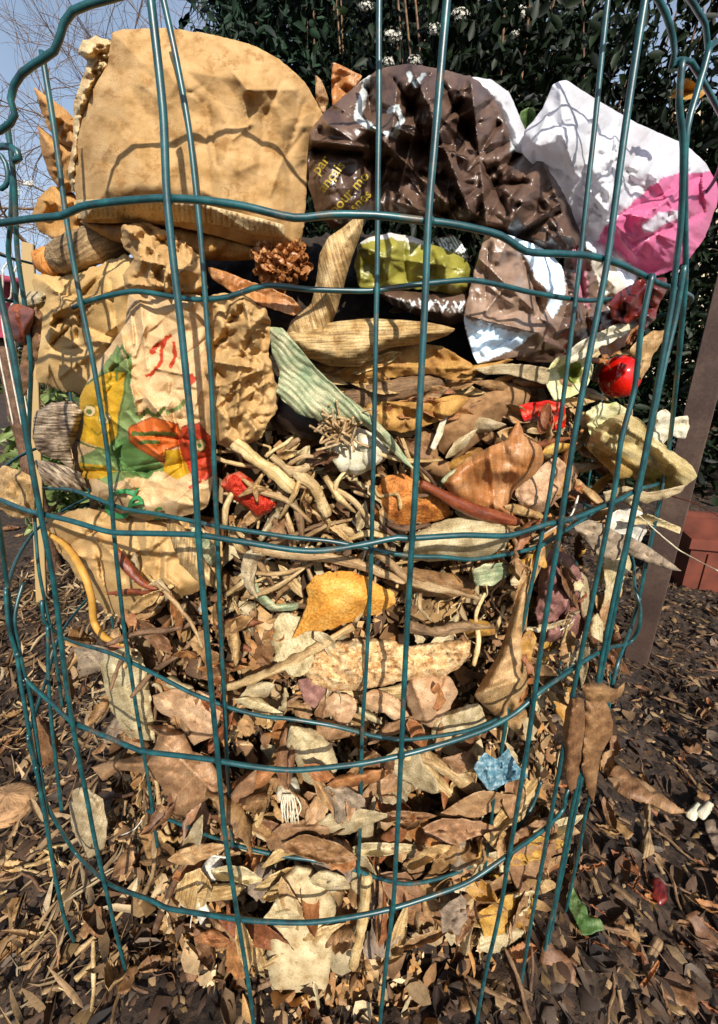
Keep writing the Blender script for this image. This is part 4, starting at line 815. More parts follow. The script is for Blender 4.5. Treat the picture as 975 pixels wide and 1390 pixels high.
H_('blue_scrap', [(644, 1042), (658, 1022), (674, 1030), (690, 1016), (700, 1036), (717, 1054), (690, 1062), (664, 1074)], 'blue_scrap', 'small blue and white fibrous scrap hanging on the fourth wire', 'plastic scrap', 'the blue scrap', R=.352, step=1.6, amp=.004, cell=12)
bl = Body(sharp=True, leafy=True, poly=[(125, 1042), (150, 1032), (180, 1028), (205, 1022), (215, 1000), (200, 986), (225, 984), (250, 996), (262, 1020), (285, 1030), (305, 1062), (312, 1082), (290, 1080), (272, 1090), (258, 1102), (240, 1112), (225, 1095), (220, 1070), (200, 1052), (165, 1046), (140, 1060)], R=.318, step=3, bulge=.008, width=16, thick=.0008, cell=50, amp=.005, seed=195, rag=2, ridges=[(205, 990, 290, 1075, .005, 5), (150, 1036, 240, 1040, .004, 6), (230, 1100, 300, 1070, .004, 6)])
hero('dry_leaf', bl, M['leaf_pink'], 'largest glossy pinkish brown leaf arching under the fourth wire on the left', 'dry leaf', 'the largest brown leaf')
H_('bark_slab', [(362, 1300), (366, 1260), (372, 1220), (384, 1190), (402, 1172), (425, 1178), (446, 1200), (456, 1230), (452, 1270), (450, 1310), (440, 1345), (372, 1345)], 'plain_bark', 'large flat cream slab of old bark standing at the bottom centre', 'bark', 'the cream bark slab', R=.325, bulge=.008, width=14, amp=.002, back=.008, fiber=0)
H_('shell_piece', [(244, 1212), (248, 1190), (262, 1196), (275, 1175), (288, 1160), (302, 1162), (298, 1185), (288, 1205), (280, 1225), (285, 1240), (272, 1255), (262, 1235), (246, 1230)], 'white_bit', 'bright cream forked peel left of the bottom wire end', 'peel', 'the cream forked peel', R=.326, bulge=.007, width=10, amp=.004, cell=18)
H_('dry_leaf', [(598, 1235), (612, 1222), (626, 1216), (634, 1226), (636, 1245), (628, 1255), (622, 1270), (612, 1262), (600, 1268)], 'leaf_grey', 'small grey torn leaf touching the bottom wire right of centre', 'dry leaf', 'the small grey leaf', R=.345, amp=.005, cell=12, rag=3)
for k, (a, b, lb) in enumerate([((552, 1022), (650, 1125), 'upper left one of two long straight straw stalks under the fourth wire'), ((572, 1022), (688, 1110), 'lower right one of two long straight straw stalks under the fourth wire')]):
    stalk('straw_stalk', [a, ((a[0]+b[0])/2+3, (a[1]+b[1])/2-3), b], .318+.004*k, [.0052, .006, .005], M['stalk'], lb, 'stalk', 'the straw stalks' if k == 0 else None, lump=.12, seed=k, seg=12)
for k, (pts, lb) in enumerate([([(632, 1290), (636, 1235), (640, 1180)], 'upright straw stalk at the bottom beside the small grey leaf'), ([(480, 1310), (492, 1250), (498, 1190)], 'upright pale stalk at the bottom right of the cream bark slab'), ([(205, 1290), (215, 1250), (236, 1200), (252, 1165)], 'thin grey twig bending up at the lower left beside the forked peel')]):
    stalk('stalk', pts, .33, [.004, .005, .004] if k < 2 else [.004, .0035, .003, .002], M['stalk' if k < 2 else 'stalk_dark'], lb, 'stalk', lump=.14, seed=5+k)
# pomegranate like red piece with a pale star
rp = Body([(300, 660), (308, 645), (326, 640), (340, 650), (360, 664), (376, 682), (366, 696), (350, 702), (336, 690), (320, 680)], R=.314, step=2, bulge=.01, width=16, back=.008, thick=.002, cell=8, amp=.0015, seed=201)
o_rp = hero('strawberry_piece', rp, M['red_pulp'], 'bright red pulp of a cut strawberry with a dry pale green star on it', 'fruit piece', 'the red fruit with a star', paint=regions((1, 1, 1), [(('line', [(302, 655), (318, 641), (334, 645)], 3), (1.3, 4.5, 6)), (('line', [(350, 702), (368, 697), (376, 684)], 2.5), (1.3, 4.5, 6))]))
parts = []
for a, L in [(10, 24), (80, 20), (150, 26), (215, 22), (300, 26)]:
    pts = [rp.at(346, 662, .003)]+[rp.at(346+math.cos(RAD(a))*L*t, 662+math.sin(RAD(a))*L*t, .004+.002*math.sin(t*3)) for t in (.35, .7, 1)]
    P = spline(pts, .002); parts.append(tube(P, np.linspace(.0026, .0006, len(P)), 6))
V, Fc, U = join(parts); o = mesh_obj('star_calyx', V, Fc, M['husk'], None, U); adopt(o, o_rp)
# garlic head with roots
o_g = ball('garlic_head', 482, 612, .306, .016, 1.1, .85, M['white_root'], 8, .2); tag(o_g, 'dry white garlic bulb with a tuft of curled brown roots at its top left', 'garlic'); HERO.append(('the garlic bulb', 482, 612))
parts = []; rng = np.random.RandomState(4)
for k in range(60):
    c = cyl(462, 588, .318); d = np.array([rng.uniform(-.9, .7), rng.uniform(-.9, 0), rng.uniform(-.2, 1)]); d /= np.linalg.norm(d)
    P = spline([c, c+d*.006, c+d*.010+rng.normal(size=3)*.003, c+d*.013+rng.normal(size=3)*.005], .0015); parts.append(tube(P, .0008, 5))
V, Fc, U = join(parts); o = mesh_obj('roots', V, Fc, M['stalk'], None, U); adopt(o, o_g)
for k, (dx, dy) in enumerate([(16, -8), (22, 10), (-18, 14)]):
    o = stalk('clove', [(482+dx*.4, 612+dy-14, .006), (482+dx, 612+dy, .010), (482+dx*.7, 612+dy+14, .005)], .310, [.002, .0062, .002], M['white_root'], None, None, seed=k); adopt(o, o_g)
# sprouting root below the fourth wire
o = ball('sprouting_onion', 391, 1072, .318, .009, 1.0, .7, M['white_root'], 9, .15); tag(o, 'cream onion base with thin hanging roots below the fourth wire', 'onion'); HERO.append(('the rooted onion base', 391, 1072))
parts = []
for k in range(11):
    x = 380+k*2.6; L = rng.uniform(30, 75)
    P = spline([cyl(391+(x-391)*.6, 1078, .326), cyl(x+rng.uniform(-5, 5), 1078+L*.5, .331), cyl(x+rng.uniform(-9, 9), 1078+L, .331)], .003); parts.append(tube(P, .0006, 5))
V, Fc, U = join(parts); r_ = mesh_obj('roots', V, Fc, M['white_root'], None, U); adopt(r_, o)
# curly bits of the middle band
stalk('yellow_stem', [(62, 722), (90, 742), (112, 775), (124, 810), (128, 845), (142, 865), (168, 876)], .322, [.0018, .0026, .003, .0028, .0028, .0024, .001], flatmat('yellow_stem', 'b8893a', .6), 'smooth yellow curved stem looping down at the left of the bin', 'stem', 'the yellow curved stem', lump=.06)
for k, (pl, m, lb, shn, R) in enumerate([
    ([(48, 560), (70, 546), (98, 545), (112, 560), (104, 590), (96, 610), (100, 640), (80, 625), (50, 612), (44, 590)], 'striped_skin', 'dark onion like bulb skin with fine pale stripes at the left edge', 'the striped skin', .322),
    ([(46, 625), (75, 628), (110, 642), (118, 664), (90, 668), (60, 655)], 'striped_skin', 'lower torn flap of pale striped skin at the left edge above the third wire', None, .320),
    ([(12, 415), (30, 414), (48, 422), (42, 448), (34, 474), (18, 460), (10, 438)], 'pod_red', 'glossy brown curled leaf at the far left beside the folded kraft bag', 'the glossy brown leaf at the left', .330),
    ([(38, 440), (48, 415), (58, 425), (54, 470), (44, 510), (32, 540), (26, 520), (30, 480)], 'leaf_brown', 'narrow rolled brown leaf hanging at the far left edge of the folded kraft bag', None, .326),
    ([(22, 408), (36, 396), (62, 398), (58, 418), (36, 426)], 'leaf_pale', 'rounded pale peel at the far left under the cut branch', None, .320),
    ([(0, 634), (20, 636), (48, 652), (46, 700), (20, 702), (0, 690)], 'leaf_tan', 'broad tan leaf at the left edge above the third wire', 'the broad tan leaf at the left edge', .33),
    ([(95, 880), (125, 874), (160, 884), (196, 905), (210, 940), (205, 990), (170, 990), (150, 950), (140, 910), (110, 918)], 'leaf_grey', 'wide grey brown leaf in shade on the left inside the fourth wire', 'the wide grey leaf', .306),
    ([(136, 900), (160, 880), (190, 884), (200, 915), (206, 960), (210, 1005), (175, 1000), (150, 960)], 'leaf_pale', 'dull buff paper like leaf standing left inside the fourth wire', 'the buff leaf', .314),
    ([(98, 1075), (112, 1068), (140, 1085), (146, 1120), (142, 1150), (120, 1165), (100, 1130), (94, 1100)], 'leaf_pale', 'plain beige pointed leaf hanging near the left end of the bottom wire', 'the beige pointed leaf', .332),
    ([(40, 980), (56, 972), (72, 985), (82, 1010), (76, 1034), (52, 1040), (36, 1010)], 'leaf_brown', 'crooked brown leaf at the left outside edge of the bin between two dark uprights', None, .335),
    ([(205, 945), (240, 935), (285, 940), (300, 965), (290, 1000), (260, 1010), (240, 980), (215, 965)], 'shell', 'lumpy tan peel just above the fourth wire left of centre', 'the lumpy tan peel', .31),
    ([(395, 985), (425, 990), (450, 1010), (460, 1040), (440, 1070), (412, 1060), (400, 1030), (388, 1010)], 'leaf_pale', 'knobbly cream husk on the fourth wire left of centre', 'the knobbly cream husk', .325),
    ([(440, 1068), (470, 1066), (495, 1085), (500, 1110), (480, 1105), (458, 1120), (452, 1092)], 'leaf_grey', 'drooping grey buff leaf just under the fourth wire at the centre', 'the drooping grey leaf', .333),
    ([(360, 1140), (380, 1120), (420, 1112), (450, 1122), (440, 1145), (400, 1158), (370, 1156)], 'leaf_tan', 'smooth oval tan leaf with a pale midrib under the rooted onion base', 'the oval tan leaf', .327),
    ([(590, 1100), (612, 1108), (620, 1150), (608, 1200), (585, 1215), (560, 1210), (585, 1180), (596, 1140)], 'leaf_brown', 'thick brown leaf curled into a C right of the centre above the bottom wire', 'the C shaped leaf', .322),
    ([(540, 1190), (555, 1160), (576, 1120), (580, 1150), (575, 1185), (556, 1200)], 'leaf_tan', 'pointed tan leaf inside the hollow of the C shaped leaf', None, .316),
    ([(612, 1150), (630, 1140), (650, 1158), (645, 1190), (630, 1215), (612, 1195)], 'leaf_grey', 'cracked grey leaf between the C shaped leaf and the bottom wire', None, .325),
    ([(690, 1180), (700, 1130), (735, 1112), (758, 1120), (752, 1160), (730, 1185), (722, 1215), (705, 1210)], 'leaf_pink', 'broad pinkish leaf folded over on the right above the bottom of the bin', 'the broad pinkish leaf', .34),
    ([(650, 1240), (690, 1215), (740, 1222), (768, 1240), (745, 1258), (705, 1272), (660, 1275)], 'leaf_gold', 'golden yellow crinkled paper like leaf at the bottom right of the bin', 'the golden crinkled leaf', .335),
    ([(655, 1262), (700, 1260), (725, 1262), (715, 1282), (670, 1295), (650, 1290)], 'leaf_pale', 'pale layered husk lowest at the bottom right of the bin', None, .338),
    ([(586, 980), (610, 965), (650, 955), (660, 985), (640, 1015), (610, 1025), (590, 1010)], 'leaf_pale', 'cream white husk behind the fourth wire beside the long folded husk', 'the cream husk', .312),
    ([(600, 1030), (640, 1020), (648, 1040), (620, 1050)], 'leaf_tan', 'short tan flake left of the blue scrap', None, .33),
    ([(225, 712), (240, 705), (262, 730), (282, 766), (300, 800), (270, 790), (245, 765)], 'husk', 'pink edged cream blade leaning over the dirty paper bag bottom', 'the cream blade', .322),
    ([(255, 705), (275, 720), (292, 740), (300, 770), (285, 768), (266, 740)], 'husk_green', 'pale bluish green leaf behind the middle wire crossing left of centre', None, .318),
    ([(345, 770), (352, 800), (375, 820), (405, 818), (402, 828), (370, 830), (345, 812)], 'husk_green', 'grey green curled onion shell left of the bright orange peel', 'the green onion shell', .318),
    ([(326, 770), (332, 750), (352, 742), (372, 748), (350, 762), (345, 790), (350, 812), (335, 800)], 'leaf_pale', 'pale frilly rim of a hollow dry onion left above the bright orange peel', 'the hollow dry onion', .322),
    ([(640, 840), (665, 845), (668, 862), (640, 866), (628, 856)], 'leaf_gold', 'small yellow scrap beside the grey root', None, .312)]):
    H_('dry_leaf' if 'leaf' in lb else 'peel', pl, m, lb, 'dry leaf' if 'leaf' in lb else 'peel', shn, R=R, bulge=.008, width=12, amp=.004, cell=24, seed=210+k, rag=1.8, fiber=(k*37) % 90)
for k, (pts, r, m, lb) in enumerate([
    ([(156, 742), (170, 765), (192, 790), (212, 800)], [.002, .0052, .0045, .0015], 'pod_red', 'upper glossy red brown pod on the dirty paper bag bottom'),
    ([(146, 806), (180, 803), (220, 806)], [.0012, .003, .002], 'pod_red', 'thin level red brown pod under the upper one on the dirty paper bag'),
    ([(345, 745), (400, 752), (450, 757), (500, 770), (548, 790)], [.003, .004, .0045, .004, .003], 'stalk', 'long pale root stalk running level above the bright orange peel'),
    ([(500, 742), (530, 765), (560, 790), (600, 800), (650, 812)], [.003, .004, .004, .003, .002], 'stalk', 'long buff root stalk slanting down right from the middle wire crossing'),
    ([(556, 850), (590, 858), (630, 850), (665, 852)], [.006, .0055, .005, .003], 'stalk_dark', 'thick grey furry root right of the bright orange peel'),
    ([(300, 935), (350, 920), (420, 885), (480, 850)], [.003, .0045, .0045, .003], 'stalk', 'long brown straight stick leaning up right under the bright orange peel'),
    ([(400, 640), (425, 660), (445, 700)], [.004, .005, .004], 'stalk', 'stout pale stem right of the red fruit with a star'),
    ([(370, 620), (395, 640), (420, 632)], [.0025, .004, .0025], 'stalk', 'short crooked pale stem above right of the red fruit with a star'),
    ([(320, 600), (345, 622), (372, 640), (400, 668)], [.005, .006, .005, .004], 'stalk', 'thick tan stem starting under the crumpled kraft paper'),
    ([(210, 790), (240, 820), (262, 850), (275, 880)], [.001, .002, .002, .001], 'stalk', 'thin cream fibre curving down by the left front upright'),
    ([(600, 655), (620, 640), (650, 632)], [.0015, .003, .002], 'husk_green', 'thin green stem touching the left of the big orange onion skin'),
    ([(648, 1130), (668, 1070), (684, 1015), (690, 985)], [.0008, .0008, .0008, .0008], 'white_root', 'thin pale string hanging past the blue scrap'),
    ([(300, 1130), (330, 1150), (380, 1160)], [.003, .004, .002], 'stalk', 'buff twig under the largest brown leaf'),
    ([(868, 700), (920, 745), (975, 775)], [.0007, .0008, .0006], 'white_root', 'thin cream straw sticking out right in front of the brown post'),
    ([(905, 672), (940, 682), (978, 702)], [.0007, .0007, .0005], 'red_skin', 'thin purple stalk sticking out right above the cream straw')]):
    stalk('stem', pts, .322 if k < 13 else .362, [q*.72 for q in r], M[m], lb, 'stem', lump=.28, seed=300+k)

# ================================================================ small litter of the heap: one object each
rng = random.Random(11); nrg = np.random.RandomState(11)
def leaf_mesh(nm, L, W, mat, bend, cup, twist, rag, shape, seed, thick=.0005, nl=16, nw=9):
    V = []; U = []
    r = np.random.RandomState(seed)
    for i in range(nl+1):
        s = i/nl
        if shape == 'oval': w = math.sin(PI*min(1, s*.96+.03))**.75
        elif shape == 'blade': w = math.sin(PI*(s*.94+.04))**.45*(1-.3*s)
        elif shape == 'lobed': w = math.sin(PI*(s*.94+.04))**.6*(.62+.38*abs(math.sin(s*PI*3.2+.6)))
        elif shape == 'shard': w = (.55+.45*r.rand())*(1 if 0 < i < nl else .55)
        else: w = math.sin(PI*(s*.94+.04))**.5
        wl = W*w*(1+rag*(r.rand()-.5)); wr = W*w*(1+rag*(r.rand()-.5))
        a = bend*(s-.5); yy = (math.sin(a)/bend*L if abs(bend) > .01 else (s-.5)*L); zz = (1-math.cos(a))/bend*L if abs(bend) > .01 else 0
        tw = twist*(s-.5)
        for j in range(nw):
            t = j/(nw-1)*2-1; q = t*(wr if t > 0 else wl)
            ph = cup*t*(.5+.5*w); rad = q/ph*1.0 if abs(ph) > .02 else 0
            x = (math.sin(ph)*rad if rad else q); z = ((1-math.cos(ph))*rad if rad else 0)
            z += -.0012*math.exp(-abs(t)*6)
            x2 = x*math.cos(tw)-z*math.sin(tw); z2 = x*math.sin(tw)+z*math.cos(tw)
            V.append((x2, yy-z2*math.sin(a), zz+z2*math.cos(a))); U.append((q*25, s*L*25))
    V = np.array(V); k = .05*max(L, W)
    d = k*(facets(V[:, 0]/(W*.8)+7, V[:, 1]/(W*.8)+3, seed)+.6*vnoise(V[:, 0]/(W*.3)+9, V[:, 1]/(W*.3)+4, seed+1))
    V[:, 2] += d; V[:, 0] += .4*d
    Fc = [(i*nw+j, i*nw+j+1, (i+1)*nw+j+1, (i+1)*nw+j) for i in range(nl) for j in range(nw-1)]
    n = len(V); B = V.copy(); B[:, 2] -= thick
    Fc2 = [tuple(i+n for i in f[::-1]) for f in Fc]
    bd = [j for j in range(nw)]+[i*nw+nw-1 for i in range(1, nl+1)]+[nl*nw+j for j in range(nw-2, -1, -1)]+[i*nw for i in range(nl-1, 0, -1)]
    Fs = [(bd[(k+1) % len(bd)], bd[k], bd[k]+n, bd[(k+1) % len(bd)]+n) for k in range(len(bd))]
    me_o = mesh_obj(nm, np.concatenate([V, B]), Fc+Fc2+Fs, mat, None, U+U); me = me_o.data; bpy.data.objects.remove(me_o); return me
def stem_mesh(nm, L, r, mat, bend, seed, lump=.2):
    q = np.random.RandomState(seed)
    P = [np.array([0, -L/2, 0]), np.array([q.normal()*bend, -L/6, q.normal()*bend]), np.array([q.normal()*bend, L/6, q.normal()*bend]), np.array([0, L/2, 0])]
    P = spline(P, L/14); n = len(P); rr = r*np.interp(np.linspace(0, 1, n), [0, .1, .8, 1], [.6, 1, .85, .45])*(1+lump*q.uniform(-1, 1, n))
    V, Fc, U = tube(P, rr, 7); o = mesh_obj(nm, V, Fc, mat, None, U); me = o.data; bpy.data.objects.remove(o); return me
def chip_mesh(nm, L, W, T, mat, seed):
    q = np.random.RandomState(seed); V = []; n = 7
    for sgn in (0, 1):
        for i in range(n):
            for j in (-1, 0, 1): V.append(((i/(n-1)-.5)*L*(1+.0*j)+q.normal()*L*.03, j*W*.5*(1+q.uniform(-.25, .25)), (sgn-.5)*T*(1+q.uniform(-.3, .5))))
    V = np.array(V); Fc = []
    for i in range(n-1):
        for j in range(2):
            a = i*3+j; Fc.append((a, a+1, a+4, a+3)); b = a+n*3; Fc.append((b, b+3, b+4, b+1))
    m = n*3
    for i in range(n-1):
        Fc.append((i*3, i*3+3, i*3+3+m, i*3+m)); Fc.append((i*3+2, i*3+2+m, i*3+5+m, i*3+5))
    for i in (0, n-1): Fc += [(i*3, i*3+1, i*3+1+m, i*3+m), (i*3+1, i*3+2, i*3+2+m, i*3+1+m)]
    o = mesh_obj(nm, V, Fc, mat, None, [(v[1]*25+.2*v[2]*25, v[0]*25) for v in V]); me = o.data; bpy.data.objects.remove(o); return me

LIT = []   # (object name, category, colour word, form word, mesh, size)
colw = {'leaf_tan': 'tan', 'leaf_brown': 'brown', 'leaf_rust': 'rusty', 'leaf_pink': 'light brown', 'leaf_mauve': 'mauve', 'leaf_grey': 'grey', 'leaf_pale': 'cream', 'leaf_gold': 'golden', 'husk': 'straw coloured', 'stalk': 'buff', 'stalk_dark': 'dark brown', 'wood': 'woody', 'kraft_dark': 'yellow brown', 'white_bit': 'whitish', 'onion_skin': 'orange', 'pod_red': 'red brown'}
def addlit(kind, m, k, w=1.0):
    r = random.Random(k*7+len(LIT)); L = r.uniform(.030, .058); W = L*r.uniform(.22, .36)
    if kind == 'curled': me = leaf_mesh('dry_leaf', L, W, M[m], r.uniform(.9, 2.0), r.uniform(1.2, 2.4), r.uniform(-1, 1), .25, 'oval', k+100); nm, ct, fw = 'dry_leaf', 'dry leaf', 'curled leaf'
    elif kind == 'flat': me = leaf_mesh('dry_leaf', L*1.1, W*1.2, M[m], r.uniform(-.7, .7), r.uniform(-.6, .6), r.uniform(-.6, .6), .3, 'oval', k+200); nm, ct, fw = 'dry_leaf', 'dry leaf', 'flat leaf'
    elif kind == 'lobed': me = leaf_mesh('dry_leaf', L*1.1, W*1.6, M[m], r.uniform(-1.2, 1.2), r.uniform(-1, 1.4), r.uniform(-.6, .6), .6, 'lobed', k+300, nl=22, nw=11); nm, ct, fw = 'dry_leaf', 'dry leaf', 'ragged leaf'
    elif kind == 'blade': me = leaf_mesh('leaf_blade', L*1.4, W*.5, M[m], r.uniform(-1.6, 1.6), r.uniform(.6, 2.2), r.uniform(-2, 2), .2, 'blade', k+400, nl=20, nw=6); nm, ct, fw = 'leaf_blade', 'dry leaf', 'narrow blade'
    elif kind == 'shard': me = leaf_mesh('peel_scrap', L*.6, W*.8, M[m], r.uniform(-1.2, 1.2), r.uniform(-1.5, 1.5), r.uniform(-.5, .5), .7, 'shard', k+500, thick=.0009, nl=8, nw=7); nm, ct, fw = 'peel_scrap', 'scrap', 'torn flake'
    elif kind == 'stem': me = stem_mesh('stem', L*1.3, r.uniform(.0016, .0034), M[m], .004, k+600); nm, ct, fw = 'stem', 'stem', 'stem'
    elif kind == 'twig': me = stem_mesh('twig', L*1.5, r.uniform(.0007, .0014), M[m], .006, k+700); nm, ct, fw = 'twig', 'twig', 'thin twig'
    else: me = chip_mesh('wood_chip', L*.7, W*.6, .003, M[m], k+800); nm, ct, fw = 'wood_chip', 'wood chip', 'wood chip'
    LIT.append((nm, ct, colw[m], fw, me, L, w))
k = 0
for kind, ms in [('curled', ['leaf_tan', 'leaf_brown', 'leaf_rust', 'leaf_pink', 'leaf_pale', 'leaf_gold', 'leaf_tan', 'leaf_brown']), ('flat', ['leaf_tan', 'leaf_brown', 'leaf_rust', 'leaf_pink', 'leaf_grey', 'leaf_pale']),
                 ('lobed', ['leaf_tan', 'leaf_brown', 'leaf_mauve', 'leaf_grey', 'leaf_pink', 'leaf_gold']), ('blade', ['leaf_tan', 'leaf_pale', 'husk', 'leaf_brown', 'leaf_rust']),
                 ('shard', ['leaf_tan', 'leaf_pale', 'leaf_brown', 'white_bit', 'leaf_rust', 'onion_skin', 'kraft_dark', 'leaf_gold', 'pod_red']), ('stem', ['stalk', 'stalk', 'stalk_dark', 'husk']), ('twig', ['stalk', 'stalk_dark', 'white_bit']), ('chip', ['wood', 'wood', 'stalk'])]:
    for m in ms: addlit(kind, m, k); k += 1
byform = {}
for l in LIT: byform.setdefault(l[3], []).append(l)

USED = {}
def where(px, py, heroes):
    """words that place a scrap against the landmark nearest to it"""
    hs = sorted(heroes, key=lambda h: (h[1]-px)**2+(h[2]-py)**2)[:2]
    def rel(h):
        dx, dy = px-h[1], py-h[2]; a = math.degrees(math.atan2(-dy, dx)) % 360
        return ['right of', 'above right of', 'above', 'above left of', 'left of', 'below left of', 'below', 'below right of'][int((a+22.5)//45) % 8]
    return [(rel(h), h[0]) for h in hs]
PLACED = []
def label_all(items, heroes, setting, groupname):
    """items: (object, size word, colour, form, px, py)"""
    cnt = {}
    for it in items:
        o, sz, cw, fw, px, py = it; w = where(px, py, heroes)
        for txt in (f'{sz} {cw} {fw} {w[0][0]} {w[0][1]}', f'{sz} {cw} {fw} {w[0][0]} {w[0][1]}, {w[1][0]} {w[1][1]}', None):
            if txt is None: break
            txt = txt.strip()
            if txt not in cnt and len(txt.split()) <= 15: break
        if txt is None or txt in cnt:
            base = f'{sz} {cw} {fw} {w[0][0]} {w[0][1]}'
            txt = base if len(base.split()) <= 16 else ' '.join(base.replace(' on the ground', '').split()[:16])
        cnt.setdefault(txt, []).append(o); o['label'] = txt
    for t, L in cnt.items():
        for o in L: o['group'] = groupname if len(L) == 1 else f'{t} ({groupname})'

def place_lit(l, loc, nrm, spin, tilt, s):
    o = bpy.data.objects.new(l[0], l[4]); COL.objects.link(o)
    z = Vector(nrm).normalized(); q = z.to_track_quat('Z', 'Y').to_matrix().to_4x4()
    o.matrix_world = Matrix.Translation(Vector(loc)) @ q @ Matrix.Rotation(spin, 4, 'Z') @ Matrix.Rotation(tilt[0], 4, 'X') @ Matrix.Rotation(tilt[1], 4, 'Y') @ Matrix.Diagonal((s, s, s, 1))
    o['category'] = l[1]; return o
def pick(forms, cols=None):
    f = rng.choice(forms); c = [l for l in byform[f] if not cols or l[2] in cols] or byform[f]; return rng.choice(c)
ALLC = ['curled leaf', 'flat leaf', 'ragged leaf', 'narrow blade', 'torn flake', 'stem', 'thin twig', 'wood chip']
# zones: polygon, count, forms, colours, scale range, R range, max tilt
ZONES = [
 ([(150, 760), (300, 790), (420, 860), (420, 1000), (230, 990), (150, 880)], 80, ['curled leaf', 'torn flake', 'curled leaf', 'stem', 'flat leaf', 'narrow blade'], ['tan', 'brown', 'rusty', 'cream', 'buff', 'straw coloured', 'whitish'], (.35, .75), (.275, .318), 1.0),
 ([(300, 590), (560, 610), (560, 780), (320, 770)], 64, ['stem', 'stem', 'torn flake', 'narrow blade', 'curled leaf', 'thin twig'], ['buff', 'straw coloured', 'tan', 'cream', 'brown', 'whitish'], (.4, .75), (.285, .318), 1.1),
 ([(560, 790), (700, 800), (690, 880), (560, 880)], 22, ['stem', 'narrow blade', 'torn flake', 'thin twig'], ['buff', 'cream', 'tan', 'straw coloured'], (.4, .8), (.29, .315), 1.0),
 ([(220, 1040), (480, 1020), (700, 1000), (760, 1100), (740, 1240), (540, 1330), (230, 1330), (170, 1200)], 125, ['curled leaf', 'curled leaf', 'flat leaf', 'ragged leaf', 'narrow blade', 'stem', 'torn flake'], ['tan', 'brown', 'pinkish', 'rusty', 'grey', 'cream', 'buff', 'dark brown', 'light brown'], (.6, 1.15), (.275, .334), 1.0),
 ([(680, 700), (830, 700), (840, 860), (780, 960), (700, 960)], 44, ['curled leaf', 'ragged leaf', 'narrow blade', 'torn flake', 'thin twig'], ['tan', 'brown', 'rusty', 'cream', 'grey', 'golden'], (.5, .95), (.29, .33), 1.0),
 ([(690, 560), (860, 560), (860, 700), (700, 700)], 30, ['curled leaf', 'narrow blade', 'torn flake', 'flat leaf'], ['tan', 'cream', 'rusty', 'golden', 'pinkish'], (.4, .85), (.285, .318), 1.0),
 ([(60, 840), (180, 860), (230, 1180), (120, 1150), (70, 1000)], 34, ['curled leaf', 'flat leaf', 'thin twig', 'stem', 'torn flake'], ['brown', 'grey', 'tan', 'dark brown'], (.5, 1.0), (.28, .325), 1.0),
 ([(60, 560), (120, 640), (300, 700), (300, 760), (60, 720), (30, 640)], 12, ['torn flake', 'narrow blade', 'curled leaf'], ['brown', 'tan', 'rusty'], (.4, .8), (.28, .3), .8),
 ([(400, 500), (780, 500), (780, 600), (400, 600)], 30, ['narrow blade', 'curled leaf', 'torn flake', 'stem'], ['brown', 'tan', 'yellow brown', 'dark brown', 'rusty'], (.5, .9), (.265, .29), .8),
 ([(640, 1100), (770, 1100), (770, 1230), (640, 1300)], 46, ['torn flake', 'curled leaf', 'narrow blade'], ['golden', 'cream', 'tan', 'pinkish'], (.5, 1.0), (.30, .345), 1.0),
 ([(700, 860), (840, 880), (835, 1000), (790, 1090), (690, 1090)], 26, ['curled leaf', 'narrow blade', 'thin twig', 'torn flake'], ['tan', 'brown', 'rusty', 'grey', 'cream'], (.5, 1.0), (.30, .345), 1.0),
 ([(90, 840), (240, 850), (250, 1010), (120, 1010)], 26, ['curled leaf', 'torn flake', 'stem', 'flat leaf'], ['tan', 'brown', 'grey', 'rusty', 'dark brown'], (.5, 1.0), (.29, .32), 1.0),
 ([(120, 1080), (240, 1100), (360, 1180), (360, 1340), (200, 1340)], 34, ['curled leaf', 'torn flake', 'wood chip', 'thin twig', 'flat leaf'], ['tan', 'brown', 'whitish', 'rusty', 'cream', 'woody'], (.4, .85), (.30, .335), 1.0)]
items = []
for poly, n, forms, cols, (s0, s1), (r0, r1), mt in ZONES:
    xs = [p[0] for p in poly]; ys = [p[1] for p in poly]; got = []; tries = 0
    while len(got) < n and tries < 6000:
        tries += 1; x, y = rng.uniform(min(xs), max(xs)), rng.uniform(min(ys), max(ys))
        if not inpoly(np.array([x]), np.array([y]), poly)[0]: continue
        dm = min([math.hypot(x-a, y-b) for a, b in got] or [99])
        if dm < 11 and tries < 3000: continue
        got.append((x, y)); l = pick(forms, cols); R = rng.uniform(r0, r1); p = cyl(x, y, R)
        nr = Vector((p[0]-CX, p[1]-CY, 0)).normalized()+Vector((0, 0, rng.uniform(.1, .7)))
        s = rng.uniform(s0, s1); o = place_lit(l, p, nr, rng.uniform(0, 2*PI), (rng.uniform(-mt, mt)*.8, rng.uniform(-mt, mt)*.8), s)
        sz = 'tiny' if l[5]*s < .022 else 'small' if l[5]*s < .032 else 'medium' if l[5]*s < .045 else 'large'
        items.append((o, sz, l[2], l[3], x, y))
def shardpoly(x, y, L, W, ang):
    a = RAD(ang); c, s_ = math.cos(a), math.sin(a); q = []
    for t, w in ((-.5, .06), (-.32, .75), (-.05, 1), (.22, .8), (.5, .1), (.3, -.6), (.05, -1), (-.25, -.85)):
        u = t*L*rng.uniform(.9, 1.1); v = w*W*.5*rng.uniform(.6, 1.3); q.append((x+u*c-v*s_, y+u*s_+v*c))
    return q
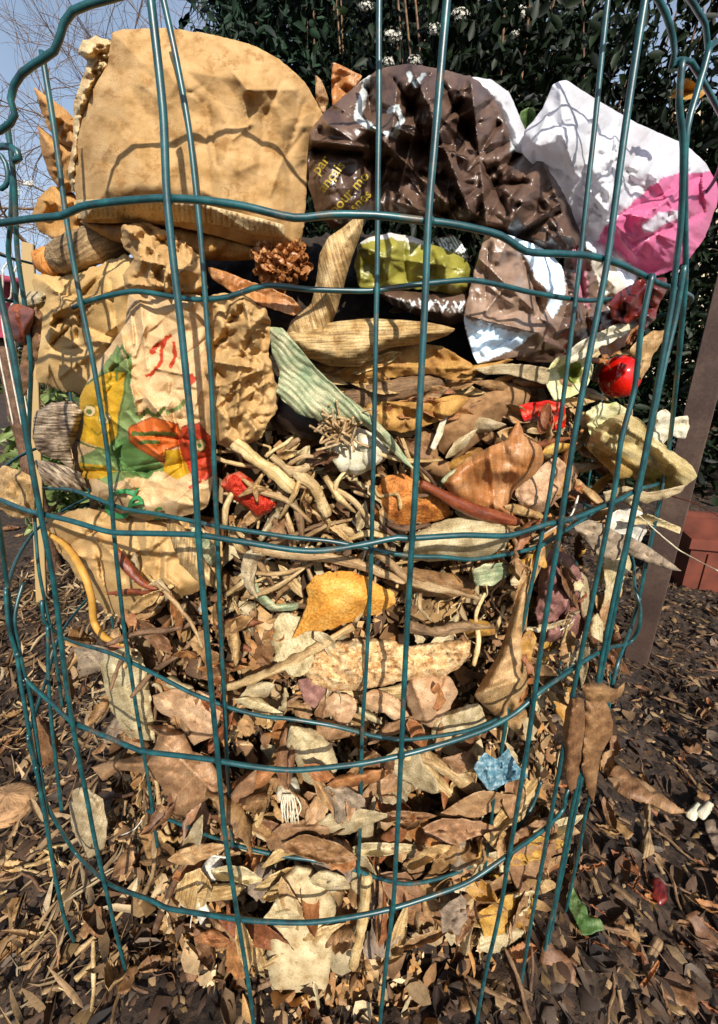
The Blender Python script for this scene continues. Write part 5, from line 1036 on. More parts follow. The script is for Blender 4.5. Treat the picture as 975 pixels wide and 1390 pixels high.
SH = [([(400, 400), (660, 420), (650, 520), (440, 520)], 12, ['leaf_brown', 'kraft_dark', 'stalk_dark', 'leaf_grey'], (40, 90), (8, 18), (-30, 30), (.268, .285), 'peel_scrap', 'scrap', 'narrow dark strip'),
      ([(740, 430), (880, 440), (860, 560), (760, 600)], 14, ['leaf_pale', 'leaf_rust', 'onion_skin', 'husk', 'leaf_gold'], (25, 60), (7, 16), (-70, 20), (.270, .286), 'peel_scrap', 'scrap', 'small strip'),
      ([(400, 480), (780, 500), (790, 600), (640, 560), (420, 560)], 30, ['kraft_dark', 'leaf_brown', 'husk', 'leaf_tan', 'leaf_rust'], (60, 110), (12, 26), (-25, 25), (.288, .304), 'peel_scrap', 'scrap', 'pointed strip'),
      ([(300, 600), (560, 640), (560, 780), (330, 790)], 26, ['husk', 'leaf_tan', 'leaf_pale', 'stalk', 'leaf_brown'], (35, 75), (8, 18), (-80, 80), (.30, .318), 'peel_scrap', 'scrap', 'pointed strip'),
      ([(600, 570), (860, 600), (850, 720), (700, 740), (640, 700)], 24, ['leaf_pale', 'husk', 'leaf_rust', 'leaf_tan', 'leaf_gold'], (45, 90), (12, 24), (-50, 40), (.296, .316), 'leaf_blade', 'dry leaf', 'curling strip'),
      ([(180, 790), (420, 860), (640, 960), (640, 1010), (230, 1000)], 34, ['leaf_tan', 'leaf_brown', 'leaf_pale', 'leaf_rust'], (35, 75), (12, 28), (-90, 90), (.305, .324), 'dry_leaf', 'dry leaf', 'folded leaf'),
      ([(220, 1050), (480, 1040), (700, 1040), (750, 1180), (720, 1280), (300, 1290), (200, 1180)], 84, ['leaf_tan', 'leaf_brown', 'leaf_pale', 'leaf_pink', 'leaf_rust', 'leaf_tan', 'husk'], (50, 125), (14, 44), (-90, 90), (.305, .342), 'dry_leaf', 'dry leaf', 'folded leaf'),
      ([(700, 740), (840, 760), (830, 900), (720, 960)], 22, ['leaf_tan', 'leaf_brown', 'leaf_pale', 'leaf_gold'], (45, 90), (10, 22), (40, 120), (.31, .335), 'leaf_blade', 'dry leaf', 'curling strip'),
      ([(660, 1120), (760, 1120), (760, 1270), (660, 1290)], 16, ['leaf_gold', 'leaf_pale', 'leaf_tan'], (50, 90), (20, 40), (-40, 40), (.325, .345), 'dry_leaf', 'dry leaf', 'folded leaf')]
for poly, n, mats, (l0, l1), (w0, w1), (a0, a1), (r0, r1), nm, ct, fw in SH:
    xs = [p[0] for p in poly]; ys = [p[1] for p in poly]; got = 0
    while got < n:
        x, y = rng.uniform(min(xs), max(xs)), rng.uniform(min(ys), max(ys))
        if not inpoly(np.array([x]), np.array([y]), poly)[0]: continue
        Lp, Wp = rng.uniform(l0, l1), rng.uniform(w0, w1); m = rng.choice(mats); ag = rng.uniform(a0, a1)
        b = Body(shardpoly(x, y, Lp, Wp, ag), R=rng.uniform(r0, r1), step=2.6, bulge=.0, width=8, thick=.0006, cell=24, amp=.004, octs=2, sharp=True, leafy=True, seed=900+len(items), rag=1.8, curl=rng.choice([-1, 1])*rng.uniform(.003, .010), fiber=ag+90, tilt=(rng.uniform(-.022, .022), rng.uniform(-.022, .022)))
        o = b.build(nm, M[m]); rehome(o); o['category'] = ct; got += 1
        items.append((o, 'small' if Lp < 60 else 'medium' if Lp < 90 else 'large', colw[m], fw, x, y))
for k in range(34):
    x, y = rng.uniform(310, 600), rng.uniform(610, 830); a = RAD(rng.uniform(-80, 80)); L_ = rng.uniform(22, 55); cv = rng.uniform(-12, 12)
    m = rng.choice(['stalk', 'husk', 'stalk', 'stalk', 'stalk_dark']); ca, sa = math.cos(a), math.sin(a)
    o = stalk('stem', [(x-ca*L_, y-sa*L_, rng.uniform(-.012, .004)), (x-sa*cv, y+ca*cv, .004), (x+ca*L_, y+sa*L_, rng.uniform(-.012, .004))], rng.uniform(.308, .322), [rng.uniform(.0008, .002), rng.uniform(.0012, .0026), rng.uniform(.0005, .0015)], M[m], None, None, lump=.25, seed=500+k, seg=7)
    o['category'] = 'stem'; items.append((o, 'small' if L_ < 35 else 'medium', {'white_root': 'whitish'}.get(m) or colw[m], 'curved stem', x, y))
label_all(items, HERO, '', 'dry leaves and scraps filling the wire bin')
HEAP_ITEMS = items

# dark crumbling core that everything leans on
def core():
    V = []; na, nz = 220, 190; ztop = .60
    for j in range(nz+1):
        t = j/nz
        for i in range(na):
            a = 2*PI*i/na
            if t < .8: z = .0+ztop*t/.8; r = .255
            else: q = (t-.8)/.2; r = .255*math.cos(q*PI/2); z = ztop+.15*math.sin(q*PI/2)
            V.append((a, z, r))
    V = np.array(V); a, z, r = V[:, 0], V[:, 1], V[:, 2]; x, y = np.cos(a), np.sin(a)
    d = np.zeros(len(V))
    for k, (sc_, am) in enumerate([(18, .010), (45, .008), (110, .005)]):
        d += am*np.array([mnoise.noise(Vector((xx*.27*sc_, yy*.27*sc_, zz*sc_+k*7))) for xx, yy, zz in zip(x, y, z)])
    r2 = np.maximum(r+d*np.minimum(1, r/.05), 0)
    r2 = r2+.075*np.exp(-z/.12)*(z < .5); P = np.stack([CX+r2*x, CY+r2*y, z+d*.5], 1); P[:na, 2] = .0
    Fc = [(j*na+i, j*na+(i+1) % na, (j+1)*na+(i+1) % na, (j+1)*na+i) for j in range(nz) for i in range(na)]
    return mesh_obj('compost', P, Fc, M['soil'], None, [(q[0]*25, q[2]*25+q[1]*9) for q in P])
tag(core(), 'dark crumbly rotted compost that fills the wire bin behind the scraps', 'compost', None, 'stuff')
# crumbs and fibres too many to count, lying over the core
def crumbs(name, n, posfn, sizes, mats_cols, seed):
    q = np.random.RandomState(seed); V = []; Fc = []; C = []; U = []
    for k in range(n):
        p, nr = posfn(q); s = q.uniform(*sizes)*(1 if q.rand() > .12 else 1.7); nr = nr/np.linalg.norm(nr)
        t = np.cross(nr, q.normal(size=3)); t /= np.linalg.norm(t); b = np.cross(nr, t); nr = nr*math.cos(.5)+q.normal(size=3)*.35
        el = q.uniform(.25, 1.0); o = len(V); lift = nr*s*q.uniform(.1, .5)
        pts = [p-t*s, p-b*s*el*q.uniform(.5, 1)+lift*.6, p+t*s*.8+lift, p+b*s*el*q.uniform(.5, 1)+lift*.5, p+lift*1.5]
        V += pts; Fc += [(o, o+1, o+4), (o+1, o+2, o+4), (o+2, o+3, o+4), (o+3, o, o+4)]
        c = mats_cols[q.randint(len(mats_cols))]; kk = q.uniform(.5, 1.2); c = [x*kk for x in c]; C += [c]*5; U += [(q.rand()*9, q.rand()*9)]*5
        for i in range(5): U[o+i] = (pts[i][0]*60+k, pts[i][2]*60+pts[i][1]*30)
    return mesh_obj(name, V, Fc, M['crumb'], None, U, C)
om('crumb', 'e8e8e8', 'ffffff', 'bdbdbd', scale=8, rough=.75, transl=.08, bump=.3, vary=0, paint=True)
CRB = [hx(c) for c in ('b8925f', 'a07a50', '7b5839', 'd0b083', '5a4029', 'b08050', '8a6848', 'dcc69a', 'c4a070', 'c08a4c')]
def on_core(q):
    a = q.uniform(PI*1.02, PI*1.98); z = q.uniform(.01, .60); r = q.uniform(.248, .285)+.075*math.exp(-z/.12)
    return np.array([CX+r*math.cos(a), CY+r*math.sin(a), z]), np.array([math.cos(a), math.sin(a), .3])
def small_leaves(name, n, posfn, L0, L1, cols, seed, w0=.35, w1=.95):
    q = np.random.RandomState(seed); V = []; Fc = []; C = []; U = []
    prof = [(0, .0), (.22, .34), (.5, .46), (.78, .32), (1, .03)]
    for k in range(n):
        p, nr = posfn(q); nr = nr/np.linalg.norm(nr)+q.normal(size=3)*.6; nr /= np.linalg.norm(nr); d = np.cross(nr, q.normal(size=3)); d /= np.linalg.norm(d); s = np.cross(nr, d)
        L = q.uniform(L0, L1); W = L*q.uniform(w0, w1); cu = q.uniform(-.8, 2.2); be = q.uniform(-1, 1.8); o = len(V)
        c = cols[q.randint(len(cols))]; kk = q.uniform(.38, 1.1); c = [x*kk for x in c]
        for (t, w) in prof:
            for j in (-1, -.5, 0, .5, 1):
                ww = w*(1+q.uniform(-.22, .22)); V.append(p+d*L*(t-.5)+s*W*ww*j*(1-.2*abs(cu)*abs(j))+nr*(W*ww*abs(j)*cu*.7+be*L*(t-.5)**2+L*.1)); C.append(c); U.append((W*w*j*60+k, t*L*60))
        for i in range(4):
            for j in range(4): a = o+i*5+j; Fc.append((a, a+1, a+6, a+5))
    return mesh_obj(name, V, Fc, M['crumb'], None, U, C)
tag(small_leaves('leaf_fragments', 4200, on_core, .010, .034, CRB, 15), 'mass of small broken dry leaves packed between the larger scraps in the bin', 'leaf fragments', None, 'stuff')
tag(crumbs('leaf_crumbs', 15000, on_core, (.0015, .006), CRB, 5), 'crumbled leaf bits and fibres caught between the larger scraps in the bin', 'leaf crumbs', None, 'stuff')
# ================================================================ ground
def gh(x, y):
    x = np.asarray(x, float); y = np.asarray(y, float)
    h = .018*vnoise(x*3+9, y*3+5, 51)+.010*vnoise(x*9+9, y*9+5, 52)+.006*vnoise(x*24+9, y*24+5, 53)
    rr = np.hypot(x-CX, y-CY); k = np.clip((rr-.2)/.25, 0, 1)
    h = h*k+.045*np.exp(-((rr-.37)/.10)**2)
    return h*np.clip(3-np.hypot(x, y)/4, .2, 1)
def grid_mesh(x0, x1, y0, y1, st):
    xs = np.arange(x0, x1+st/2, st); ys = np.arange(y0, y1+st/2, st); X, Y = np.meshgrid(xs, ys); Z = gh(X, Y)+.0028*vnoise(X*70, Y*70, 54)
    V = np.stack([X.ravel(), Y.ravel(), Z.ravel()], 1); nx = len(xs)
    Fc = [(j*nx+i, j*nx+i+1, (j+1)*nx+i+1, (j+1)*nx+i) for j in range(len(ys)-1) for i in range(nx-1)]
    return V, Fc
xs = np.unique(np.concatenate([np.linspace(-60, -3, 20), np.linspace(-3, -1, 30), np.arange(-1, 1.4, .009), np.linspace(1.4, 4, 40), np.linspace(4, 60, 20)]))
ys = np.unique(np.concatenate([np.linspace(-20, -1, 12), np.arange(-.6, 1.7, .009), np.linspace(1.7, 5, 50), np.linspace(5, 90, 24)]))
X, Y = np.meshgrid(xs, ys); near = (np.abs(X) < 5) & (Y < 6)
Z = gh(X, Y)*near+near*.0045*vnoise(X*70, Y*70, 54)
V = np.stack([X.ravel(), Y.ravel(), Z.ravel()], 1); nx = len(xs)
Fc = [(j*nx+i, j*nx+i+1, (j+1)*nx+i+1, (j+1)*nx+i) for j in range(len(ys)-1) for i in range(nx-1)]
N = NT('garden_soil'); tc = N.n('TexCoord'); co = tc.outputs['Object']
n1 = N.n('TexNoise', _Scale=35.0, _Detail=9.0, _Roughness=.7); N.l(co, n1.inputs['Vector']); n2 = N.n('TexNoise', _Scale=2.2, _Detail=4.0); N.l(co, n2.inputs['Vector'])
vo = N.n('TexVoronoi', _Scale=90.0); N.l(co, vo.inputs['Vector'])
c = N.ramp(n1.outputs[0], [(.3, hx('1a120d')), (.5, hx('33251a')), (.72, hx('5b4634'))]); c = N.mix(1.0, c, N.ramp(n2.outputs[0], [(.35, (.7, .66, .62)), (.65, (1.25, 1.2, 1.1))]), 'MULTIPLY')
N.l(c, N.b.inputs['Base Color']); N.b.inputs['Roughness'].default_value = .95
bp = N.n('Bump', _Strength=.9, _Distance=.01); N.l(N.math('ADD', n1.outputs[0], N.math('MULTIPLY', vo.outputs['Distance'], .6)), bp.inputs['Height']); N.l(bp.outputs[0], N.b.inputs['Normal'])
tag(mesh_obj('ground', V, Fc, N.m, None), kind='structure')

# ================================================================ brown post, terracotta trough and odds and ends
N = NT('brown_post_paint'); tc = N.n('TexCoord'); co = tc.outputs['Object']
n1 = N.n('TexNoise', _Scale=160.0, _Detail=6.0, _Roughness=.7); N.l(co, n1.inputs['Vector']); n2 = N.n('TexNoise', _Scale=9.0, _Detail=6.0); N.l(co, n2.inputs['Vector'])
c = N.ramp(n2.outputs[0], [(.3, hx('3a2b24')), (.5, hx('513d33')), (.72, hx('6d5848'))]); c = N.mix(1.0, c, N.ramp(n1.outputs[0], [(.3, (.7,)*3), (.7, (1.2,)*3)]), 'MULTIPLY')
N.l(c, N.b.inputs['Base Color']); N.b.inputs['Roughness'].default_value = .7
bp = N.n('Bump', _Strength=.4, _Distance=.001); N.l(n1.outputs[0], bp.inputs['Height']); N.l(bp.outputs[0], N.b.inputs['Normal'])
def basis(z):
    x = Vector((1, 0, 0)); x = (x-z*x.dot(z)).normalized(); y = z.cross(x); return Matrix((x, y, z)).transposed().to_4x4()
def beam(name, p0, p1, w, d, rot, mat, bev=.002):
    bm = bmesh.new(); bmesh.ops.create_cube(bm, size=1); L = (Vector(p1)-Vector(p0)).length
    for v in bm.verts: v.co = Vector((v.co.x*w, v.co.y*d, (v.co.z+.5)*L))
    bmesh.ops.subdivide_edges(bm, edges=[e for e in bm.edges if abs(e.verts[0].co.z-e.verts[1].co.z) > L*.5], cuts=8)
    bmesh.ops.bevel(bm, geom=[e for e in bm.edges if e.calc_face_angle(0) > 1], offset=bev, segments=2, affect='EDGES')
    me = bpy.data.meshes.new(name); bm.to_mesh(me); bm.free(); me.materials.append(mat)
    o = link(bpy.data.objects.new(name, me)); z = (Vector(p1)-Vector(p0)).normalized()
    o.matrix_world = Matrix.Translation(Vector(p0)) @ basis(z) @ Matrix.Rotation(rot, 4, 'Z'); return o
pb0 = onground(858, 915, -.04); pb1 = flat(975, 455, pb0[1]+.02)
pdir = pb1-pb0; pt = pb0+pdir*(1.15/pdir[2])
o = beam('garden_post', pb0, pt, .043, .009, RAD(-50), N.m, .0015)
tag(o, 'flat reddish brown painted metal post standing just right of the wire bin', 'post')
N2 = NT('terracotta_plastic'); tc = N2.n('TexCoord'); n1 = N2.n('TexNoise', _Scale=14.0, _Detail=6.0); N2.l(tc.outputs['Object'], n1.inputs['Vector'])
N2.l(N2.ramp(n1.outputs[0], [(.3, hx('4a2216')), (.7, hx('763a28'))]), N2.b.inputs['Base Color']); N2.b.inputs['Roughness'].default_value = .6
tg = onground(915, 800, 0); tr = empty('planter_trough', (tg[0]+.02, tg[1], gh(tg[0], tg[1])-.01)); tag(tr, 'terracotta coloured plastic planter trough on the ground right of the brown post', 'planter')
def boxm(b, x0, x1, y0, y1, z0, z1, tp=0):
    o = len(b[0]); b[0] += [(x0+tp, y0+tp, z0), (x1-tp, y0+tp, z0), (x1-tp, y1-tp, z0), (x0+tp, y1-tp, z0), (x0, y0, z1), (x1, y0, z1), (x1, y1, z1), (x0, y1, z1)]
    b[1] += [tuple(o+i for i in f) for f in ((0, 3, 2, 1), (4, 5, 6, 7), (0, 1, 5, 4), (1, 2, 6, 5), (2, 3, 7, 6), (3, 0, 4, 7))]
b = [[], []]; boxm(b, 0, .62, 0, .012, 0, .15); boxm(b, 0, .62, .188, .20, 0, .15); boxm(b, 0, .012, .0121, .1879, 0, .15); boxm(b, .608, .62, .0121, .1879, 0, .15); boxm(b, .0121, .6079, .0121, .1879, 0, .01)
for k in range(9): boxm(b, .04+k*.065, .052+k*.065, -.004, -.0002, .01, .12)
wall = mesh_obj('trough_body', b[0], b[1], N2.m, tr, smooth=False)
b = [[], []]; boxm(b, -.012, .632, -.012, -.0002, .135, .165); boxm(b, -.012, .632, .2002, .212, .135, .165); boxm(b, -.012, -.0002, -.0001, .2001, .135, .165); boxm(b, .6202, .632, -.0001, .2001, .135, .165)
rim = mesh_obj('trough_rim', b[0], b[1], N2.m, tr, smooth=False)
tr.rotation_euler = (RAD(2), 0, RAD(-14))
# pink plastic thing, planks and pale sticks to the left behind the bin
p = flat(8, 392, 1.15)
def pot(name, loc, r0, r1, h, mat, lb):
    V = []; Fc = []; prof = [(r0, 0), (r1, h), (r1*1.1, h), (r1*1.1, h*1.12), (r1*.96, h*1.12), (r0*.9, .01), (0.0005, .01)]; n = 28
    for r, z in prof:
        for k in range(n): V.append((r*math.cos(2*PI*k/n), r*math.sin(2*PI*k/n), z))
    for j in range(len(prof)-1):
        for k in range(n): Fc.append((j*n+k, j*n+(k+1) % n, (j+1)*n+(k+1) % n, (j+1)*n+k))
    o = mesh_obj(name, V, Fc, mat); o.location = (loc[0]-.04, loc[1], loc[2]); tag(o, lb, 'flower pot'); return o
pot('flower_pot', (p[0], p[1], max(0, p[2]-.12)), .05, .07, .13, flatmat('pink_plastic', 'b0475e', .5), 'pink plastic flower pot on a wooden post behind the left edge of the bin')
lg = onground(4, 640, .0)
N3 = M['stalk_dark']
P = spline([(p[0]-.04, p[1], -.02), (p[0]-.04, p[1], .2), (p[0]-.04, p[1], p[2]-.121)], .03); V, Fc, U = tube(P, [.022+.002*math.sin(i*1.3) for i in range(len(P))], 20)
o = mesh_obj('wooden_post', V, Fc, N3, None, U); rehome(o); tag(o, 'thin dark wooden post behind the left side of the bin carrying a pink pot', 'post')
for k, (x0, y0, x1, y1, Yd, w, lb) in enumerate([(38, 330, 46, 560, .99, .022, 'pale wooden stake upright behind the left side of the bin')]):
    a, bq = flat(x1, y1, Yd), flat(x0, y0, Yd+.02); bq2 = a+(a-bq)*-1; base = a-(bq-a)*(a[2]/(bq[2]-a[2])); base[2] = -.02
    o = beam('wooden_stake', base, bq, w, w*.6, .4, M['stalk' if k == 0 else 'white_bit'], .001); tag(o, lb, 'stake')
for k in range(3):
    x = 4+k*12; a = flat(x, 368+rng.uniform(-8, 8), 1.0); c_ = flat(x+22, 352+rng.uniform(-8, 8), 1.04); d_ = flat(x-14, 430, 1.02)
    P = spline([a, (a+c_)/2+np.array([0, 0, .01]), c_], .01); q = tube(P, .0018, 6)
    P2 = spline([a, (a+d_)/2+np.array([.01, 0, 0]), d_, d_+np.array([-.01, .0, -.25])], .02); q2 = tube(P2, .002, 6)
    V, Fc, U = join([q, q2]); o = mesh_obj('pale_twig', V, Fc, M['white_bit'], None, U); rehome(o); o['category'] = 'twig'
    o['label'] = 'bleached pale forked twig standing behind the left edge of the bin'; o['group'] = 'bleached twigs behind the bin'

# ================================================================ litter on the ground
GL = [('the brown post foot', 850, 900), ('the terracotta trough', 935, 790), ('the green fresh leaf', 785, 1275), ('the hanging brown leaf', 800, 1030), ('the lowest right wire bend', 790, 1150), ('the red petal on the soil', 905, 1215), ('the cream wood chips', 945, 1105), ('the left dark upright', 40, 980), ('the scaly cone', 18, 1090), ('the left bottom upright', 125, 1260), ('the leftmost wire', 15, 800)]
ZG = [([(820, 1330), (750, 1290), (760, 1190), (800, 1120), (830, 960), (880, 880), (975, 780), (1000, 900), (1000, 1390), (820, 1390)], 150, ['torn flake', 'thin twig', 'narrow blade', 'wood chip', 'curled leaf', 'stem'], ['brown', 'dark brown', 'brown', 'grey', 'rusty', 'woody', 'mauve'], (.35, .9)),
      ([(0, 700), (70, 760), (80, 1000), (120, 1200), (180, 1340), (180, 1390), (0, 1390)], 125, ['thin twig', 'thin twig', 'wood chip', 'torn flake', 'stem', 'narrow blade', 'curled leaf'], ['brown', 'buff', 'tan', 'woody', 'grey', 'dark brown'], (.45, 1.0)),
      ([(150, 1300), (330, 1330), (760, 1310), (760, 1390), (150, 1390)], 36, ['torn flake', 'curled leaf', 'thin twig', 'stem'], ['brown', 'dark brown', 'rusty'], (.5, 1.0)),
      ([(0, 560), (60, 560), (60, 720), (0, 720)], 22, ['curled leaf', 'narrow blade', 'torn flake', 'stem'], ['tan', 'cream', 'brown', 'grey'], (1.0, 1.9))]
items = []
for poly, n, forms, cols, (s0, s1) in ZG:
    xs_ = [p[0] for p in poly]; ys_ = [p[1] for p in poly]; got = 0
    while got < n:
        x, y = rng.uniform(min(xs_), max(xs_)), rng.uniform(min(ys_), max(ys_))
        if not inpoly(np.array([x]), np.array([y]), poly)[0]: continue
        p = onground(x, y, .004)
        if math.hypot(p[0]-CX, p[1]-CY) < .335: p = onground(x, y, .004); 
        got += 1; l = pick(forms, cols); s = rng.uniform(s0, s1); p[2] = gh(p[0], p[1])+.004+.004*rng.random()
        o = place_lit(l, p, (rng.uniform(-.3, .3), rng.uniform(-.3, .3), 1), rng.uniform(0, 6.3), (rng.uniform(-.35, .35), rng.uniform(-.35, .35)), s)
        sz = 'tiny' if l[5]*s < .022 else 'small' if l[5]*s < .032 else 'medium' if l[5]*s < .045 else 'large'
        items.append((o, sz, l[2].replace('woody', 'brown') if l[3] == 'wood chip' else l[2], l[3]+' on the ground', x, y))
label_all(items, GL, '', 'dry leaves and chips on the ground round the bin')
def on_ground(q):
    while True:
        if q.rand() < .55: x, y = q.uniform(.2, 1.3), q.uniform(.15, 1.6)
        elif q.rand() < .8: x, y = q.uniform(-1.1, -.2), q.uniform(.1, 1.6)
        else: x, y = q.uniform(-.3, .4), q.uniform(.05, .3)
        if math.hypot(x-CX, y-CY) > .3 and abs(x) < y*1.2+.35: return np.array([x, y, float(gh(x, y))+.001]), np.array([0, 0, 1.0])
GCR = [hx(c) for c in ('57402d', '3a291c', '785b40', '2b1e15', 'a88a64', '483326', '66574a', '21160f', '80653f')]
tag(crumbs('leaf_litter', 26000, on_ground, (.002, .009), GCR, 8), 'dark crumbled leaf mould and tiny chips covering the soil round the bin', 'leaf litter', None, 'stuff')
GL2 = [hx(c) for c in ('5a4230', '6b523c', '432f21', '8f704f', '4f3d30', '2f2119', '776656')]
tag(small_leaves('fallen_leaf_bits', 3600, on_ground, .010, .032, GL2, 25), 'broken dry leaves strewn thickly over the soil round the bin', 'leaf litter', None, 'stuff')
def on_left(q):
    while True:
        x, y = q.uniform(-1.0, -.25), q.uniform(.1, 1.3)
        if math.hypot(x-CX, y-CY) > .30: return np.array([x, y, float(gh(x, y))+.006]), np.array([0, 0, 1.0])
STR = [hx(c) for c in ('a88860', '8c6e4c', 'bfa27a', '6e5238', '9a7c58', 'c8b08a')]
tag(small_leaves('dry_straw', 2200, on_left, .018, .065, STR, 35, .07, .22), 'tangle of dry straw and thin chips covering the soil at the left of the bin', 'straw', None, 'stuff')
# named ground pieces
def onbody(name, poly, mat, label, cat, z=.01, **kw):
    b = Body(poly, R=.3, **{**dict(step=3, cell=18, amp=.004, rag=1.5, thick=.0008, seed=len(label)), **kw}); 
    def _at(s, px, py, h): 
        p = onground(px, py, z); p[:, 2] += h; return p
    o = b.build(name, mat)
    me = o.data; O = b.outline; n = len(me.vertices); c = np.empty(n*3); me.vertices.foreach_get('co', c); c = c.reshape(-1, 3)
    sx = np.array([toscreen(v) for v in c]); h, _ = b.off(sx[:, 0], sx[:, 1]); q = onground(sx[:, 0], sx[:, 1], z); q[:, 2] += h+np.where(np.arange(n) < n//2, 0, -.001)
    g = gh(q[:, 0], q[:, 1]); q[:, 2] += g.mean(); me.vertices.foreach_set('co', q.ravel()); rehome(o); tag(o, label, cat); return o
onbody('green_leaf', [(762, 1248), (770, 1238), (778, 1252), (788, 1264), (792, 1276), (806, 1282), (812, 1296), (796, 1300), (784, 1306), (776, 1290), (768, 1272)], M['green_fresh'], 'fresh green leaf with a white rib on the soil at the bottom right', 'leaf', sharp=True, leafy=True, bulge=0, width=12, curl=.003)
onbody('red_petal', [(878, 1212), (890, 1210), (900, 1222), (902, 1240), (890, 1246), (880, 1232)], M['red_skin'], 'small dark red petal on the black soil at the lower right', 'petal', bulge=.004, width=6)
for k in range(2): onbody('wood_chip', [(928+k*14, 1108), (944+k*14, 1092), (954+k*14, 1098), (942+k*14, 1118)], M['white_root'], ['left one of two cream wood chips side by side on the dark soil', 'right one of two cream wood chips side by side on the dark soil'][k], 'wood chip', bulge=.006, width=5, amp=.001, fiber=35)
onbody('dry_leaf', [(810, 1070), (835, 1062), (860, 1085), (885, 1108), (875, 1116), (850, 1110), (828, 1096)], M['leaf_brown'], 'large dark brown leaf slanting on the soil right of the hanging leaf', 'dry leaf', bulge=.008, width=10)
onbody('dry_leaf', [(855, 1062), (875, 1072), (905, 1095), (930, 1112), (905, 1112), (880, 1098)], M['leaf_tan'], 'tan edged leaf beside the large dark brown leaf on the soil at the right', 'dry leaf', bulge=.008, width=8)
onbody('bark_piece', [(868, 1115), (878, 1120), (876, 1150), (882, 1180), (866, 1190), (862, 1170), (872, 1150)], M['wood'], 'upright looking curl of bark on the dark soil in the lower right', 'bark', bulge=.012, width=7, fiber=5)
onbody('dry_leaf', [(955, 1122), (975, 1118), (990, 1150), (985, 1175), (968, 1160)], M['leaf_grey'], 'broad grey brown leaf at the right edge of the picture on the soil', 'dry leaf')
pc = onground(14, 1090, .02); o = ball('pine_cone', 14, 1090, .3, .028, 1.25, .62, organic('cone_scales', 'a8845a', 'c09a6c', '5e432c', scale=5, weave=5, rough=.8, transl=0, bump=1.0), 3, .12, 64)
o.location = (pc[0], pc[1], float(gh(pc[0], pc[1]))-.004); tag(o, 'squat scaly tan pine cone lying on the ground at the left edge', 'pine cone')
# tall fibre sticks on the left ground
# ================================================================ hedge, trees, wall behind
def leafcloud(name, n, posfn, L0, L1, mat, seed, parent=None, updroop=.3, wide=.36):
    q = np.random.RandomState(seed); P = np.array([posfn(q) for _ in range(n)])
    d = q.normal(size=(n, 3)); d[:, 2] -= updroop; d /= np.linalg.norm(d, axis=1)[:, None]
    s = np.cross(d, q.normal(size=(n, 3))); s /= np.linalg.norm(s, axis=1)[:, None]; u = np.cross(d, s)
    L = q.uniform(L0, L1, n)[:, None]; W = L*wide
    prof = [(0, 0, 0), (.3, .42, .06), (.65, .40, .08), (1, 0, 0)]
    V = np.stack([P, P+d*L*.3+s*W*.5+u*W*.18, P+d*L*.3, P+d*L*.3-s*W*.5+u*W*.18, P+d*L*.68+s*W*.42+u*W*.14, P+d*L*.70-u*L*.03, P+d*L*.68-s*W*.42+u*W*.14, P+d*L-u*L*.10], 1).reshape(-1, 3)
    base = np.arange(n)[:, None]*8
    F3 = np.concatenate([base+np.array([[0, 1, 2]]), base+np.array([[0, 2, 3]]), base+np.array([[4, 7, 5]]), base+np.array([[5, 7, 6]])]); F4 = np.concatenate([base+np.array([[1, 4, 5, 2]]), base+np.array([[2, 5, 6, 3]])])
    return mesh_obj(name, V, [tuple(f) for f in F3.tolist()]+[tuple(f) for f in F4.tolist()], mat, parent, None)
def foliage(name, c1, c2, rough=.35, tr=.15):
    N = NT(name); g = N.n('NewGeometry'); c = N.ramp(g.outputs['Random Per Island'], [(0, hx(c1)), (1, hx(c2))])
    N.l(c, N.b.inputs['Base Color']); N.b.inputs['Roughness'].default_value = rough; N.b.inputs['Specular IOR Level'].default_value = .22
    t = N.n('BsdfTranslucent'); N.l(c, t.inputs[0]); mx = N.n('MixShader', _Fac=tr); N.l(N.b.outputs[0], mx.inputs[1]); N.l(t.outputs[0], mx.inputs[2]); N.l(mx.outputs[0], N.out.inputs[0]); return N.m
FH = foliage('hedge_leaves', '060c05', '18260f', .55, .08); FP = foliage('pale_leaves', '4c5a30', '7c8a50'); FC = foliage('conifer_needles', '0f1a12', '253a28', .6, .05); BARK = M['stalk_dark']
FLW = flatmat('white_florets', 'd6d2c4', .8)
